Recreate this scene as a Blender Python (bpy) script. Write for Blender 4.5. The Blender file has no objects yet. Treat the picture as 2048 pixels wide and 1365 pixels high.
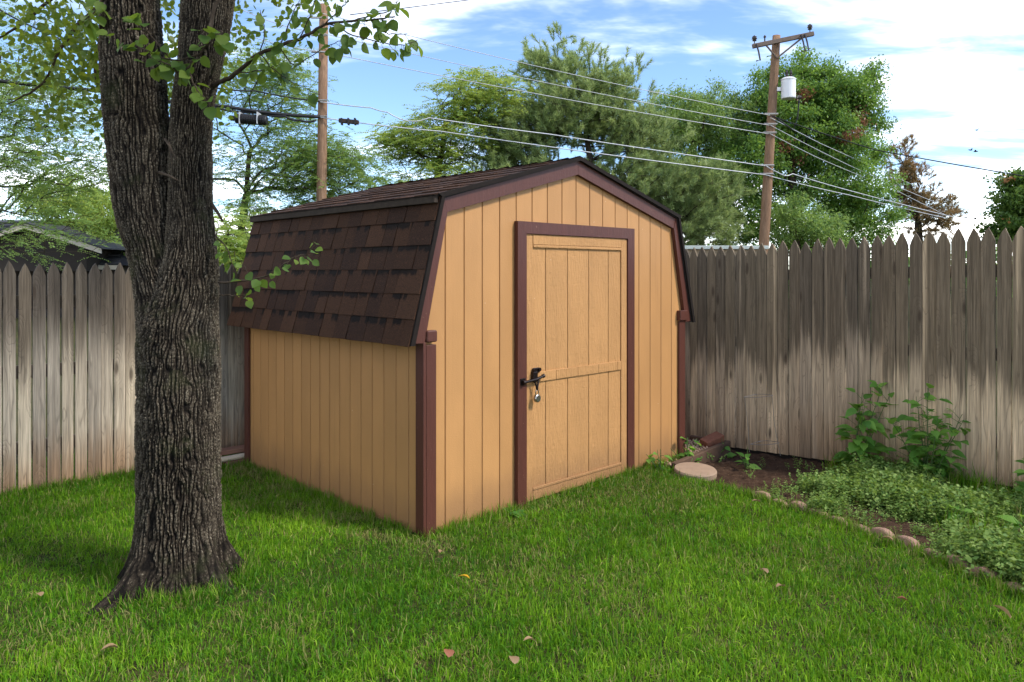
import bpy, math, random
import numpy as np
from mathutils import Vector, Matrix, Euler

random.seed(7)
RNG = np.random.RandomState(11)
PI = math.pi
sc = bpy.context.scene
COL = sc.collection

# ------------------------------------------------------------------ camera
cam_d = bpy.data.cameras.new('camera')
cam = bpy.data.objects.new('camera', cam_d)
COL.objects.link(cam)
cam.location = (0, 0, 1.5)
cam.rotation_euler = (PI / 2, 0, 0)
cam_d.sensor_width = 36.0
cam_d.lens = 36.0 * 1498.8 / 2048
cam_d.shift_y = -(682.5 - 545.8) / 2048
cam_d.clip_start = 0.05
cam_d.clip_end = 2000
sc.camera = cam

# ------------------------------------------------------------------ light
SUN_AZ = math.radians(110)      # clockwise from +Y
SUN_EL = math.radians(47)
EXPOSURE = 1.65
SKY_STRENGTH = 0.09
world = bpy.data.worlds.new('World')
sc.world = world
world.use_nodes = True
wt = world.node_tree
wt.nodes.clear()


def N(nt, typ, ins=None, **props):
    n = nt.nodes.new(typ)
    for k, v in props.items():
        setattr(n, k, v)
    if ins:
        for k, v in ins.items():
            if isinstance(v, bpy.types.NodeSocket):
                nt.links.new(v, n.inputs[k])
            else:
                n.inputs[k].default_value = v
    return n


def math_(nt, op, a, b=0.0, clamp=False):
    return N(nt, 'ShaderNodeMath', {0: a, 1: b}, operation=op, use_clamp=clamp).outputs[0]


def noise(nt, vec, scale, detail=3, rough=0.55, dist=0.0):
    return N(nt, 'ShaderNodeTexNoise', {'Vector': vec, 'Scale': scale, 'Detail': detail, 'Roughness': rough, 'Distortion': dist}).outputs[0]


def mapping(nt, vec, scale=(1, 1, 1), loc=(0, 0, 0), rot=(0, 0, 0)):
    return N(nt, 'ShaderNodeMapping', {'Vector': vec, 'Location': loc, 'Rotation': rot, 'Scale': scale}).outputs[0]


def ramp(nt, fac, stops, interp='LINEAR'):
    r = N(nt, 'ShaderNodeValToRGB', {0: fac})
    cr = r.color_ramp
    cr.interpolation = interp
    while len(cr.elements) < len(stops):
        cr.elements.new(0.5)
    for e, (p, c) in zip(cr.elements, stops):
        e.position = p
        e.color = (c[0], c[1], c[2], 1) if isinstance(c, (tuple, list)) else (c, c, c, 1)
    return r.outputs[0]


def mixc(nt, fac, a, b, blend='MIX'):
    m = N(nt, 'ShaderNodeMix', data_type='RGBA', blend_type=blend)
    for k, v in ((0, fac), (6, a), (7, b)):
        if isinstance(v, bpy.types.NodeSocket):
            nt.links.new(v, m.inputs[k])
        else:
            m.inputs[k].default_value = (v[0], v[1], v[2], 1) if isinstance(v, (tuple, list)) else v
    return m.outputs[2]


def smooth(nt, x, lo, hi):
    return N(nt, 'ShaderNodeMapRange', {0: x, 1: lo, 2: hi, 3: 0.0, 4: 1.0}, interpolation_type='SMOOTHSTEP').outputs[0]


# sky with a layer of thin cloud that thickens towards the horizon
sky = N(wt, 'ShaderNodeTexSky', sky_type='NISHITA', sun_disc=False, sun_elevation=SUN_EL, sun_rotation=SUN_AZ,
        air_density=1.0, dust_density=0.1, ozone_density=4.0, altitude=1500)
tc = N(wt, 'ShaderNodeTexCoord')
sep = N(wt, 'ShaderNodeSeparateXYZ', {0: tc.outputs['Generated']})
zc = math_(wt, 'MAXIMUM', sep.outputs[2], 0.0)
zd = math_(wt, 'ADD', zc, 0.12)
px_ = math_(wt, 'DIVIDE', sep.outputs[0], zd)
py_ = math_(wt, 'DIVIDE', sep.outputs[1], zd)
cp = N(wt, 'ShaderNodeCombineXYZ', {0: px_, 1: py_, 2: 3.7}).outputs[0]
cpm = mapping(wt, cp, scale=(0.62, 1.1, 1), rot=(0, 0, 0.5), loc=(4.0, 2.0, 0))
c1 = noise(wt, cpm, 1.0, 6, 0.56, 0.4)
c2 = noise(wt, mapping(wt, cp, scale=(2.6, 5.5, 1), rot=(0, 0, 0.45)), 1.0, 5, 0.62, 0.3)
cl = math_(wt, 'ADD', math_(wt, 'MULTIPLY', c1, 0.80), math_(wt, 'MULTIPLY', c2, 0.20))
low = math_(wt, 'MULTIPLY', math_(wt, 'SUBTRACT', 1.0, smooth(wt, zc, 0.02, 0.17)), 0.11)
cl = math_(wt, 'ADD', cl, low)
cover = smooth(wt, cl, 0.445, 0.77)
WORLD_COVER = cover
cloud_col = ramp(wt, c2, [(0.25, (13.6, 13.2, 12.7)), (0.6, (19.8, 19.0, 17.9))])
wcol = mixc(wt, math_(wt, 'MULTIPLY', cover, 0.92), sky.outputs[0], cloud_col)
bg = N(wt, 'ShaderNodeBackground', {0: wcol, 1: SKY_STRENGTH})
wo = N(wt, 'ShaderNodeOutputWorld', {0: bg.outputs[0]})

sun_d = bpy.data.lights.new('sun', 'SUN')
sun_d.energy = 1.6
sun_d.angle = math.radians(10)
sun_d.color = (1.0, 0.94, 0.85)
sun = bpy.data.objects.new('sun', sun_d)
COL.objects.link(sun)
sdir = Vector((math.sin(SUN_AZ) * math.cos(SUN_EL), math.cos(SUN_AZ) * math.cos(SUN_EL), math.sin(SUN_EL)))
sun.rotation_euler = sdir.to_track_quat('Z', 'Y').to_euler()
sun.location = (8, -2, 9)

sc.view_settings.view_transform = 'Standard'
sc.view_settings.look = 'None'
sc.view_settings.exposure = EXPOSURE
sc.view_settings.gamma = 1.0
sc.view_settings.use_curve_mapping = False
sc.render.engine = 'CYCLES'
sc.cycles.use_denoising = True
sc.cycles.max_bounces = 6
sc.cycles.transparent_max_bounces = 6

# ------------------------------------------------------------------ geometry helpers


def np_mesh(name, V, F, attrs=None, smooth_=False):
    """V (n,3) array, F (m,k) array of faces with k corners each"""
    V = np.asarray(V, dtype=np.float32)
    F = np.asarray(F, dtype=np.int32)
    me = bpy.data.meshes.new(name)
    me.vertices.add(len(V))
    me.vertices.foreach_set('co', V.ravel())
    m, k = F.shape
    me.loops.add(m * k)
    me.loops.foreach_set('vertex_index', F.ravel())
    me.polygons.add(m)
    me.polygons.foreach_set('loop_start', np.arange(0, m * k, k, dtype=np.int32))
    if smooth_:
        me.polygons.foreach_set('use_smooth', np.ones(m, dtype=bool))
    me.update(calc_edges=True)
    for a, vals in (attrs or {}).items():
        at = me.attributes.new(a, 'FLOAT', 'POINT')
        at.data.foreach_set('value', np.asarray(vals, dtype=np.float32))
    return me


def link(name, me, mat=None, parent=None, loc=None, rot=None):
    o = bpy.data.objects.new(name, me)
    COL.objects.link(o)
    if mat is not None and me is not None and not me.materials:
        me.materials.append(mat)
    if parent is not None:
        o.parent = parent
    if loc is not None:
        o.location = loc
    if rot is not None:
        o.rotation_euler = rot
    return o


def tag(o, label=None, cat=None, group=None, kind=None):
    if label: o['label'] = label
    if cat: o['category'] = cat
    if group: o['group'] = group
    if kind: o['kind'] = kind
    return o


def empty(name, loc=(0, 0, 0), rz=0.0, label=None, cat=None, group=None):
    o = bpy.data.objects.new(name, None)
    COL.objects.link(o)
    o.location = loc
    o.rotation_euler = (0, 0, rz)
    o.empty_display_size = 0.1
    return tag(o, label, cat, group)


class MB:
    """mesh builder: boxes, prisms, tubes, lathes"""

    def __init__(self):
        self.v = []
        self.f = []

    def add(self, vs, fs):
        b = len(self.v)
        self.v += [tuple(p) for p in vs]
        self.f += [tuple(i + b for i in f) for f in fs]
        return self

    def box(self, x0, x1, y0, y1, z0, z1, ch=0.0):
        if ch <= 0:
            vs = [(x0, y0, z0), (x1, y0, z0), (x1, y1, z0), (x0, y1, z0), (x0, y0, z1), (x1, y0, z1), (x1, y1, z1), (x0, y1, z1)]
            fs = [(0, 3, 2, 1), (4, 5, 6, 7), (0, 1, 5, 4), (1, 2, 6, 5), (2, 3, 7, 6), (3, 0, 4, 7)]
            return self.add(vs, fs)
        # chamfer on the four vertical edges and the top/bottom rim
        c = ch
        ring = lambda e, z: [(x0 + e + c, y0 + e, z), (x1 - e - c, y0 + e, z), (x1 - e, y0 + e + c, z), (x1 - e, y1 - e - c, z),
                             (x1 - e - c, y1 - e, z), (x0 + e + c, y1 - e, z), (x0 + e, y1 - e - c, z), (x0 + e, y0 + e + c, z)]
        vs = ring(c * 0.7, z0) + ring(0, z0 + c) + ring(0, z1 - c) + ring(c * 0.7, z1)
        fs = [tuple(range(7, -1, -1)), tuple(range(24, 32))]
        for k in range(3):
            for i in range(8):
                j = (i + 1) % 8
                fs.append((k * 8 + i, k * 8 + j, k * 8 + 8 + j, k * 8 + 8 + i))
        return self.add(vs, fs)

    def prism(self, poly, y0, y1):
        """poly of (x,z) counter-clockwise seen from -y, extruded in y"""
        n = len(poly)
        vs = [(p[0], y0, p[1]) for p in poly] + [(p[0], y1, p[1]) for p in poly]
        fs = [tuple(range(n)), tuple(range(2 * n - 1, n - 1, -1))]
        for i in range(n):
            j = (i + 1) % n
            fs.append((i, n + i, n + j, j))
        return self.add(vs, fs)

    def tube(self, pts, rad, n=8, cap=True):
        pts = [Vector(p) for p in pts]
        if not isinstance(rad, (list, tuple)):
            rad = [rad] * len(pts)
        rings = []
        up = Vector((0.13, 0.21, 1)).normalized()
        for i, p in enumerate(pts):
            d = (pts[min(i + 1, len(pts) - 1)] - pts[max(i - 1, 0)])
            d.normalize()
            if abs(d.dot(up)) > 0.97:
                s = d.cross(Vector((1, 0.2, 0))).normalized()
            else:
                s = d.cross(up).normalized()
            t = d.cross(s)
            rings.append([p + (s * math.cos(2 * PI * k / n) + t * math.sin(2 * PI * k / n)) * rad[i] for k in range(n)])
        vs = [p for r in rings for p in r]
        fs = []
        for i in range(len(pts) - 1):
            for k in range(n):
                k2 = (k + 1) % n
                fs.append((i * n + k, i * n + k2, i * n + n + k2, i * n + n + k))
        if cap:
            fs.append(tuple(range(n - 1, -1, -1)))
            fs.append(tuple((len(pts) - 1) * n + k for k in range(n)))
        return self.add(vs, fs)

    def lathe(self, prof, n=20, c=(0, 0, 0)):
        vs = []
        for r, z in prof:
            vs += [(c[0] + r * math.cos(2 * PI * k / n), c[1] + r * math.sin(2 * PI * k / n), c[2] + z) for k in range(n)]
        fs = []
        for i in range(len(prof) - 1):
            for k in range(n):
                k2 = (k + 1) % n
                fs.append((i * n + k, i * n + k2, i * n + n + k2, i * n + n + k))
        fs.append(tuple(range(n - 1, -1, -1)))
        fs.append(tuple((len(prof) - 1) * n + k for k in range(n)))
        return self.add(vs, fs)

    def xform(self, M):
        self.v = [tuple(M @ Vector(p)) for p in self.v]
        return self

    def mesh(self, name, smooth_=False):
        me = bpy.data.meshes.new(name)
        me.from_pydata(self.v, [], self.f)
        if smooth_:
            me.polygons.foreach_set('use_smooth', [True] * len(me.polygons))
        me.update()
        return me

    def build(self, name, mat, parent=None, loc=None, rot=None, smooth_=False):
        return link(name, self.mesh(name, smooth_), mat, parent, loc, rot)


def hash2(i, j, seed=0):
    i = np.asarray(i, dtype=np.int64)
    j = np.asarray(j, dtype=np.int64)
    h = (i * 374761393 + j * 668265263 + seed * 974634777) & 0xFFFFFFFF
    h = ((h ^ (h >> 13)) * 1274126177) & 0xFFFFFFFF
    h = h ^ (h >> 16)
    return (h & 0xFFFFFF) / float(0xFFFFFF)


def vnoise(x, y, seed=0, px=None):
    """value noise, optionally periodic in x"""
    xi = np.floor(x); yi = np.floor(y)
    fx = x - xi; fy = y - yi
    fx = fx * fx * (3 - 2 * fx); fy = fy * fy * (3 - 2 * fy)
    xi = xi.astype(np.int64); yi = yi.astype(np.int64)
    w = (lambda k: k % px) if px else (lambda k: k)
    a = hash2(w(xi), yi, seed); b = hash2(w(xi + 1), yi, seed)
    c = hash2(w(xi), yi + 1, seed); d = hash2(w(xi + 1), yi + 1, seed)
    return (a * (1 - fx) + b * fx) * (1 - fy) + (c * (1 - fx) + d * fx) * fy


def fbm(x, y, seed=0, oct=4):
    s = 0.0; a = 0.5
    for k in range(oct):
        s = s + a * vnoise(x * 2 ** k, y * 2 ** k, seed + k * 17)
        a *= 0.5
    return s


def worley(x, y, seed=0, px=None):
    xi = np.floor(x).astype(np.int64); yi = np.floor(y).astype(np.int64)
    f1 = np.full(x.shape, 9.0); f2 = np.full(x.shape, 9.0)
    for dx in (-1, 0, 1):
        for dy in (-1, 0, 1):
            cx = xi + dx; cy = yi + dy
            hx = cx % px if px else cx
            qx = cx + 0.15 + 0.7 * hash2(hx, cy, seed)
            qy = cy + 0.1 + 0.8 * hash2(hx, cy, seed + 5)
            d = np.hypot(qx - x, qy - y)
            m = d < f1
            f2 = np.where(m, f1, np.minimum(f2, d))
            f1 = np.where(m, d, f1)
    return f1, f2


# ------------------------------------------------------------------ materials


def mk(name, rough=0.6, spec=0.3):
    m = bpy.data.materials.new(name)
    m.use_nodes = True
    nt = m.node_tree
    b = nt.nodes['Principled BSDF']
    b.inputs['Roughness'].default_value = rough
    b.inputs['Specular IOR Level'].default_value = spec
    return m, nt, b


def setin(nt, b, name, v):
    if isinstance(v, bpy.types.NodeSocket):
        nt.links.new(v, b.inputs[name])
    else:
        b.inputs[name].default_value = (v[0], v[1], v[2], 1) if isinstance(v, (tuple, list)) else v


def bump(nt, b, h, strength=0.5, dist=0.01):
    bn = N(nt, 'ShaderNodeBump', {'Height': h, 'Strength': strength, 'Distance': dist})
    nt.links.new(bn.outputs[0], b.inputs['Normal'])


def objco(nt, rnd=True):
    """object coordinates shifted by the object's random number"""
    t = N(nt, 'ShaderNodeTexCoord').outputs['Object']
    if not rnd:
        return t, None
    r = N(nt, 'ShaderNodeObjectInfo').outputs['Random']
    off = N(nt, 'ShaderNodeVectorMath', {0: t, 1: N(nt, 'ShaderNodeCombineXYZ', {0: math_(nt, 'MULTIPLY', r, 37.0), 1: math_(nt, 'MULTIPLY', r, 11.0), 2: math_(nt, 'MULTIPLY', r, 23.0)}).outputs[0]}, operation='ADD').outputs[0]
    return off, r


def plain(name, col, rough=0.6, metal=0.0, spec=0.3, var=0.15, scale=8.0, bmp=0.0):
    m, nt, b = mk(name, rough, spec)
    v, r = objco(nt)
    f = noise(nt, v, scale, 4, 0.6)
    c = mixc(nt, f, tuple(x * (1 - var) for x in col), tuple(min(1, x * (1 + var)) for x in col))
    setin(nt, b, 'Base Color', c)
    b.inputs['Metallic'].default_value = metal
    if bmp:
        bump(nt, b, noise(nt, v, scale * 6, 4, 0.6), bmp, 0.004)
    return m


def siding_paint(name, col, rough_sawn=False):
    m, nt, b = mk(name, 0.55 if not rough_sawn else 0.7, 0.3)
    v, r = objco(nt)
    big = noise(nt, mapping(nt, v, (1.2, 1.2, 0.5)), 2.0, 4, 0.6)
    c = mixc(nt, smooth(nt, big, 0.3, 0.75), tuple(x * 0.90 for x in col), tuple(x * 1.07 for x in col))
    c = mixc(nt, math_(nt, 'MULTIPLY', r, 0.10), c, tuple(x * 0.72 for x in col))
    # dirt splashed up from the ground, with an uneven upper edge
    wc = N(nt, 'ShaderNodeNewGeometry').outputs['Position']
    wz = N(nt, 'ShaderNodeSeparateXYZ', {0: wc}).outputs[2]
    dn = math_(nt, 'MULTIPLY', noise(nt, mapping(nt, wc, (6, 6, 2)), 1.0, 4, 0.6), 0.30)
    dirt = math_(nt, 'SUBTRACT', 1.0, smooth(nt, math_(nt, 'SUBTRACT', wz, dn), -0.12, 0.18))
    c = mixc(nt, math_(nt, 'MULTIPLY', dirt, 0.65), c, (0.24, 0.125, 0.058))
    # chips and specks of bare primer
    sp = N(nt, 'ShaderNodeTexVoronoi', {'Vector': v, 'Scale': 9.0, 'Randomness': 1.0}).outputs[0]
    spk = math_(nt, 'LESS_THAN', sp, 0.025)
    c = mixc(nt, math_(nt, 'MULTIPLY', spk, 0.7), c, (0.7, 0.58, 0.42))
    sc_ = noise(nt, mapping(nt, v, (30, 30, 1.2)), 1.0, 3, 0.6)
    c = mixc(nt, math_(nt, 'MULTIPLY', smooth(nt, sc_, 0.58, 0.75), 0.22), c, tuple(x * 0.6 for x in col))
    setin(nt, b, 'Base Color', c)
    if rough_sawn:
        w1 = noise(nt, mapping(nt, v, (14, 14, 55)), 1.0, 4, 0.7, 0.6)
        w2 = noise(nt, mapping(nt, v, (60, 60, 9)), 1.0, 3, 0.6, 1.2)
        h = math_(nt, 'ADD', math_(nt, 'MULTIPLY', w1, 0.6), math_(nt, 'MULTIPLY', smooth(nt, w2, 0.35, 0.7), 0.55))
        bump(nt, b, h, 0.9, 0.005)
    else:
        w2 = noise(nt, mapping(nt, v, (45, 45, 6)), 1.0, 3, 0.6, 0.6)
        h = math_(nt, 'ADD', math_(nt, 'MULTIPLY', w2, 0.6), noise(nt, v, 160, 2, 0.5))
        h = math_(nt, 'ADD', h, math_(nt, 'MULTIPLY', noise(nt, mapping(nt, v, (3, 3, 1.5)), 1.0, 2, .5), 3.0))
        bump(nt, b, h, 0.25, 0.004)
    return m


def trim_paint(name, col):
    m, nt, b = mk(name, 0.5, 0.35)
    v, r = objco(nt)
    g = noise(nt, mapping(nt, v, (40, 40, 5)), 1.0, 4, 0.65, 0.8)
    c = mixc(nt, g, tuple(x * 0.75 for x in col), tuple(x * 1.3 for x in col))
    ch = noise(nt, mapping(nt, v, (60, 60, 30)), 1.0, 4, 0.7)
    c = mixc(nt, math_(nt, 'MULTIPLY', smooth(nt, ch, 0.67, 0.74), 0.55), c, (0.34, 0.21, 0.14))
    setin(nt, b, 'Base Color', c)
    bump(nt, b, math_(nt, 'ADD', g, math_(nt, 'MULTIPLY', noise(nt, v, 90, 2), 0.4)), 0.5, 0.004)
    return m


def shingle_mat():
    m, nt, b = mk('asphalt_shingle', 0.9, 0.15)
    v, r = objco(nt)
    t = N(nt, 'ShaderNodeTexCoord').outputs['Object']
    base = ramp(nt, r, [(0.0, (0.026, 0.014, 0.0105)), (0.3, (0.035, 0.018, 0.012)), (0.65, (0.048, 0.023, 0.013)), (1.0, (0.066, 0.032, 0.018))])
    gr = noise(nt, v, 330, 2, 0.7)
    c = mixc(nt, smooth(nt, gr, 0.5, 0.72), base, (0.15, 0.068, 0.034))
    c = mixc(nt, smooth(nt, noise(nt, v, 270, 1, 0.6), 0.57, 0.72), c, (0.007, 0.006, 0.006))
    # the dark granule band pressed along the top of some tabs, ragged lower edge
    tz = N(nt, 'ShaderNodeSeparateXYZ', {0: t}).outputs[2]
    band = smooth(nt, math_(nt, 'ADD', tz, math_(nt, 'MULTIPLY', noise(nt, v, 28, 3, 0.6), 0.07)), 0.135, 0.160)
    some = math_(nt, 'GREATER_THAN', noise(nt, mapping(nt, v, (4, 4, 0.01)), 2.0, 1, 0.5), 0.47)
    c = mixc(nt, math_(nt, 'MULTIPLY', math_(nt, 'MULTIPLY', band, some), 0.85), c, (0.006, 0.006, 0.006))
    setin(nt, b, 'Base Color', c)
    bump(nt, b, gr, 0.6, 0.003)
    return m


def fence_mat(name, top, mid, low, zmid, soft, jag):
    """weathered cedar: grey-brown upper part, bleached below an uneven tide line, earth stain at the foot"""
    m, nt, b = mk(name, 0.85, 0.15)
    v, r = objco(nt)
    t = N(nt, 'ShaderNodeTexCoord').outputs['Object']
    tz = N(nt, 'ShaderNodeSeparateXYZ', {0: t}).outputs[2]
    # knots: stretched cells that push the grain aside
    kv = mapping(nt, v, (7.5, 0.5, 2.1))
    vor = N(nt, 'ShaderNodeTexVoronoi', {'Vector': kv, 'Scale': 1.0, 'Randomness': 1.0})
    kd = vor.outputs['Distance']
    knot = math_(nt, 'SUBTRACT', 1.0, smooth(nt, kd, 0.045, 0.16))
    ring = math_(nt, 'SUBTRACT', 1.0, smooth(nt, kd, 0.05, 0.42))
    warp = math_(nt, 'ADD', noise(nt, mapping(nt, v, (9, 1, 1.1)), 1.0, 3, 0.5), math_(nt, 'MULTIPLY', ring, 0.85))
    sx = N(nt, 'ShaderNodeSeparateXYZ', {0: v}).outputs[0]
    gx = math_(nt, 'ADD', math_(nt, 'MULTIPLY', sx, 28.0), math_(nt, 'MULTIPLY', warp, 7.0))
    grain = math_(nt, 'ABSOLUTE', math_(nt, 'SINE', math_(nt, 'MULTIPLY', gx, 2.2)))
    fine = noise(nt, mapping(nt, v, (190, 20, 4)), 1.0, 4, 0.7)
    fine2 = noise(nt, mapping(nt, v, (60, 6, 1.5)), 1.0, 3, 0.6)
    streak = noise(nt, mapping(nt, v, (26, 3, 0.7)), 1.0, 4, 0.65)
    edge = math_(nt, 'ADD', math_(nt, 'MULTIPLY', math_(nt, 'SUBTRACT', streak, 0.5), jag), math_(nt, 'MULTIPLY', math_(nt, 'SUBTRACT', r, 0.5), jag * 0.5))
    up = smooth(nt, math_(nt, 'ADD', tz, edge), zmid - soft, zmid + soft)
    foot = math_(nt, 'SUBTRACT', 1.0, smooth(nt, math_(nt, 'ADD', tz, math_(nt, 'MULTIPLY', edge, 0.6)), 0.05, 0.5))
    c = mixc(nt, up, mid, top)
    c = mixc(nt, math_(nt, 'MULTIPLY', foot, 0.75), c, low)
    # pale sapwood streaks running the whole board
    sap = math_(nt, 'MULTIPLY', smooth(nt, noise(nt, mapping(nt, v, (16, 2, 0.25)), 1.0, 2, 0.5), 0.60, 0.74), 0.55)
    c = mixc(nt, sap, c, tuple(min(1, x * 1.25) for x in mid))
    tone = mixc(nt, r, (0.66, 0.66, 0.68), (1.22, 1.17, 1.08))
    c = mixc(nt, 1.0, c, tone, 'MULTIPLY')
    c = mixc(nt, 1.0, c, ramp(nt, fine, [(0.3, 0.62), (0.7, 1.30)]), 'MULTIPLY')
    c = mixc(nt, 1.0, c, ramp(nt, fine2, [(0.3, 0.70), (0.7, 1.26)]), 'MULTIPLY')
    c = mixc(nt, math_(nt, 'MULTIPLY', math_(nt, 'SUBTRACT', 1.0, smooth(nt, grain, 0.0, 0.35)), 0.34), c, tuple(x * 0.42 for x in top))
    c = mixc(nt, math_(nt, 'MULTIPLY', knot, 0.75), c, (0.05, 0.034, 0.024))
    setin(nt, b, 'Base Color', c)
    bump(nt, b, math_(nt, 'ADD', math_(nt, 'ADD', fine, math_(nt, 'MULTIPLY', grain, 0.6)), math_(nt, 'MULTIPLY', knot, -0.6)), 0.55, 0.004)
    return m


def leaf_mat(name, c0, c1, c2, trans, tmix=0.35, use_attr=True, rough=0.45, dry=None):
    m, nt, b = mk(name, rough, 0.35)
    if use_attr:
        f = N(nt, 'ShaderNodeAttribute', attribute_name='rnd').outputs['Fac']
    else:
        f = N(nt, 'ShaderNodeObjectInfo').outputs['Random']
    c = ramp(nt, f, [(0.0, c0), (0.5, c1), (1.0, c2)])
    if dry is not None:
        d = N(nt, 'ShaderNodeAttribute', attribute_name='dry').outputs['Fac']
        c = mixc(nt, d, c, dry)
        tcol = mixc(nt, d, mixc(nt, f, tuple(x * 0.7 for x in trans), trans), tuple(x * 1.2 for x in dry))
    else:
        tcol = mixc(nt, f, tuple(x * 0.7 for x in trans), trans)
    setin(nt, b, 'Base Color', c)
    tr = N(nt, 'ShaderNodeBsdfTranslucent', {0: tcol})
    mx = N(nt, 'ShaderNodeMixShader', {0: tmix, 1: b.outputs[0], 2: tr.outputs[0]})
    nt.links.new(mx.outputs[0], nt.nodes['Material Output'].inputs[0])
    return m


def grass_mat(name, cols, trans, dry, tmix=0.3):
    m, nt, b = mk(name, 0.5, 0.15)
    f = N(nt, 'ShaderNodeAttribute', attribute_name='rnd').outputs['Fac']
    h = N(nt, 'ShaderNodeAttribute', attribute_name='hgt').outputs['Fac']
    tint = N(nt, 'ShaderNodeAttribute', attribute_type='INSTANCER', attribute_name='tint').outputs['Fac']
    dr = N(nt, 'ShaderNodeAttribute', attribute_type='INSTANCER', attribute_name='dry').outputs['Fac']
    g = math_(nt, 'ADD', math_(nt, 'MULTIPLY', f, 0.55), math_(nt, 'MULTIPLY', tint, 0.45))
    c = ramp(nt, g, [(0.15, cols[0]), (0.48, cols[1]), (0.85, cols[2])])
    deadb = math_(nt, 'GREATER_THAN', math_(nt, 'ADD', f, math_(nt, 'MULTIPLY', dr, 0.75)), 0.975)
    c = mixc(nt, math_(nt, 'MULTIPLY', deadb, 0.85), c, dry)
    setin(nt, b, 'Base Color', c)
    tr = N(nt, 'ShaderNodeBsdfTranslucent', {0: mixc(nt, math_(nt, 'MULTIPLY', deadb, 0.85), trans, dry)})
    mx = N(nt, 'ShaderNodeMixShader', {0: tmix, 1: b.outputs[0], 2: tr.outputs[0]})
    nt.links.new(mx.outputs[0], nt.nodes['Material Output'].inputs[0])
    return m


def bark_mat(name, furrow, ridge, pale, moss=None, attr=True):
    m, nt, b = mk(name, 0.9, 0.12)
    v = N(nt, 'ShaderNodeTexCoord').outputs['Object']
    fn = noise(nt, v, 95, 4, 0.7)
    if attr:
        rd = N(nt, 'ShaderNodeAttribute', attribute_name='ridge').outputs['Fac']
        rd = math_(nt, 'ADD', rd, math_(nt, 'MULTIPLY', math_(nt, 'SUBTRACT', fn, 0.5), 0.5))
        c = ramp(nt, rd, [(0.22, furrow), (0.62, ridge), (1.0, pale)])
        lich = math_(nt, 'MULTIPLY', smooth(nt, noise(nt, v, 130, 2, 0.7), 0.54, 0.66), smooth(nt, rd, 0.4, 0.8))
        c = mixc(nt, math_(nt, 'MULTIPLY', lich, 0.6), c, (0.30, 0.25, 0.18))
        big = noise(nt, mapping(nt, v, (2.2, 2.2, 1.4)), 1.6, 4, 0.6)
        c = mixc(nt, 1.0, c, ramp(nt, big, [(0.3, 0.62), (0.72, 1.5)]), 'MULTIPLY')
        if moss:
            mo = math_(nt, 'MULTIPLY', smooth(nt, noise(nt, v, 5, 4, 0.7), 0.52, 0.7), 0.45)
            c = mixc(nt, mo, c, moss)
    else:
        g = noise(nt, mapping(nt, v, (30, 30, 3)), 1.0, 4, 0.7)
        c = ramp(nt, g, [(0.25, furrow), (0.6, ridge), (0.85, pale)])
    setin(nt, b, 'Base Color', c)
    bump(nt, b, fn, 0.8, 0.006)
    return m


def ground_mat():
    m, nt, b = mk('turf_soil', 0.95, 0.05)
    v = N(nt, 'ShaderNodeNewGeometry').outputs['Position']
    f = noise(nt, v, 30, 5, 0.7)
    g = noise(nt, v, 1.3, 4, 0.6)
    c = mixc(nt, smooth(nt, g, 0.35, 0.7), (0.030, 0.042, 0.012), (0.060, 0.055, 0.020))
    c = mixc(nt, smooth(nt, f, 0.45, 0.7), c, (0.10, 0.082, 0.038))
    setin(nt, b, 'Base Color', c)
    bump(nt, b, f, 0.8, 0.02)
    return m


def soil_mat():
    m, nt, b = mk('bed_soil', 0.95, 0.08)
    v = N(nt, 'ShaderNodeNewGeometry').outputs['Position']
    f = noise(nt, v, 22, 5, 0.7)
    c = ramp(nt, f, [(0.3, (0.038, 0.022, 0.014)), (0.55, (0.075, 0.044, 0.028)), (0.8, (0.14, 0.088, 0.055))])
    chip = math_(nt, 'LESS_THAN', N(nt, 'ShaderNodeTexVoronoi', {'Vector': v, 'Scale': 26.0}).outputs[0], 0.13)
    c = mixc(nt, math_(nt, 'MULTIPLY', chip, 0.6), c, (0.22, 0.14, 0.085))
    setin(nt, b, 'Base Color', c)
    bump(nt, b, noise(nt, v, 60, 5, 0.75), 0.9, 0.02)
    return m


TAN = (0.445, 0.226, 0.082)
M = {}
M['siding'] = siding_paint('tan_siding_paint', TAN)
M['door'] = siding_paint('tan_rough_sawn_paint', (0.46, 0.238, 0.088), True)
M['backing'] = plain('groove_paint', (0.22, 0.105, 0.035), 0.8)
M['trim'] = trim_paint('maroon_trim_paint', (0.080, 0.025, 0.016))
M['shingle'] = shingle_mat()
M['deck'] = plain('roof_deck', (0.02, 0.017, 0.016), 0.9)
M['drip'] = plain('dark_drip_edge', (0.016, 0.012, 0.010), 0.8, spec=0.1, var=0.4, scale=20)
M['fascia'] = plain('weathered_fascia', (0.050, 0.038, 0.030), 0.85, spec=0.1, var=0.5, scale=20, bmp=0.4)
M['fence_r'] = fence_mat('weathered_cedar_dark', (0.165, 0.130, 0.092), (0.50, 0.39, 0.27), (0.36, 0.245, 0.145), 0.80, 0.13, 0.9)
M['fence_l'] = fence_mat('weathered_cedar_grey', (0.120, 0.098, 0.076), (0.43, 0.37, 0.29), (0.27, 0.145, 0.066), 1.00, 0.24, 0.5)
M['rail'] = plain('fence_rail_wood', (0.16, 0.12, 0.085), 0.9, var=0.4, scale=20)
M['kick'] = plain('rotten_board', (0.022, 0.017, 0.013), 0.95, var=0.5, scale=20, bmp=0.5)
M['bark'] = bark_mat('furrowed_bark', (0.006, 0.0045, 0.0035), (0.032, 0.024, 0.0165), (0.115, 0.092, 0.064), (0.05, 0.055, 0.022))
M['twig'] = bark_mat('twig_bark', (0.035, 0.024, 0.016), (0.075, 0.055, 0.038), (0.13, 0.10, 0.075), attr=False)
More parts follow.
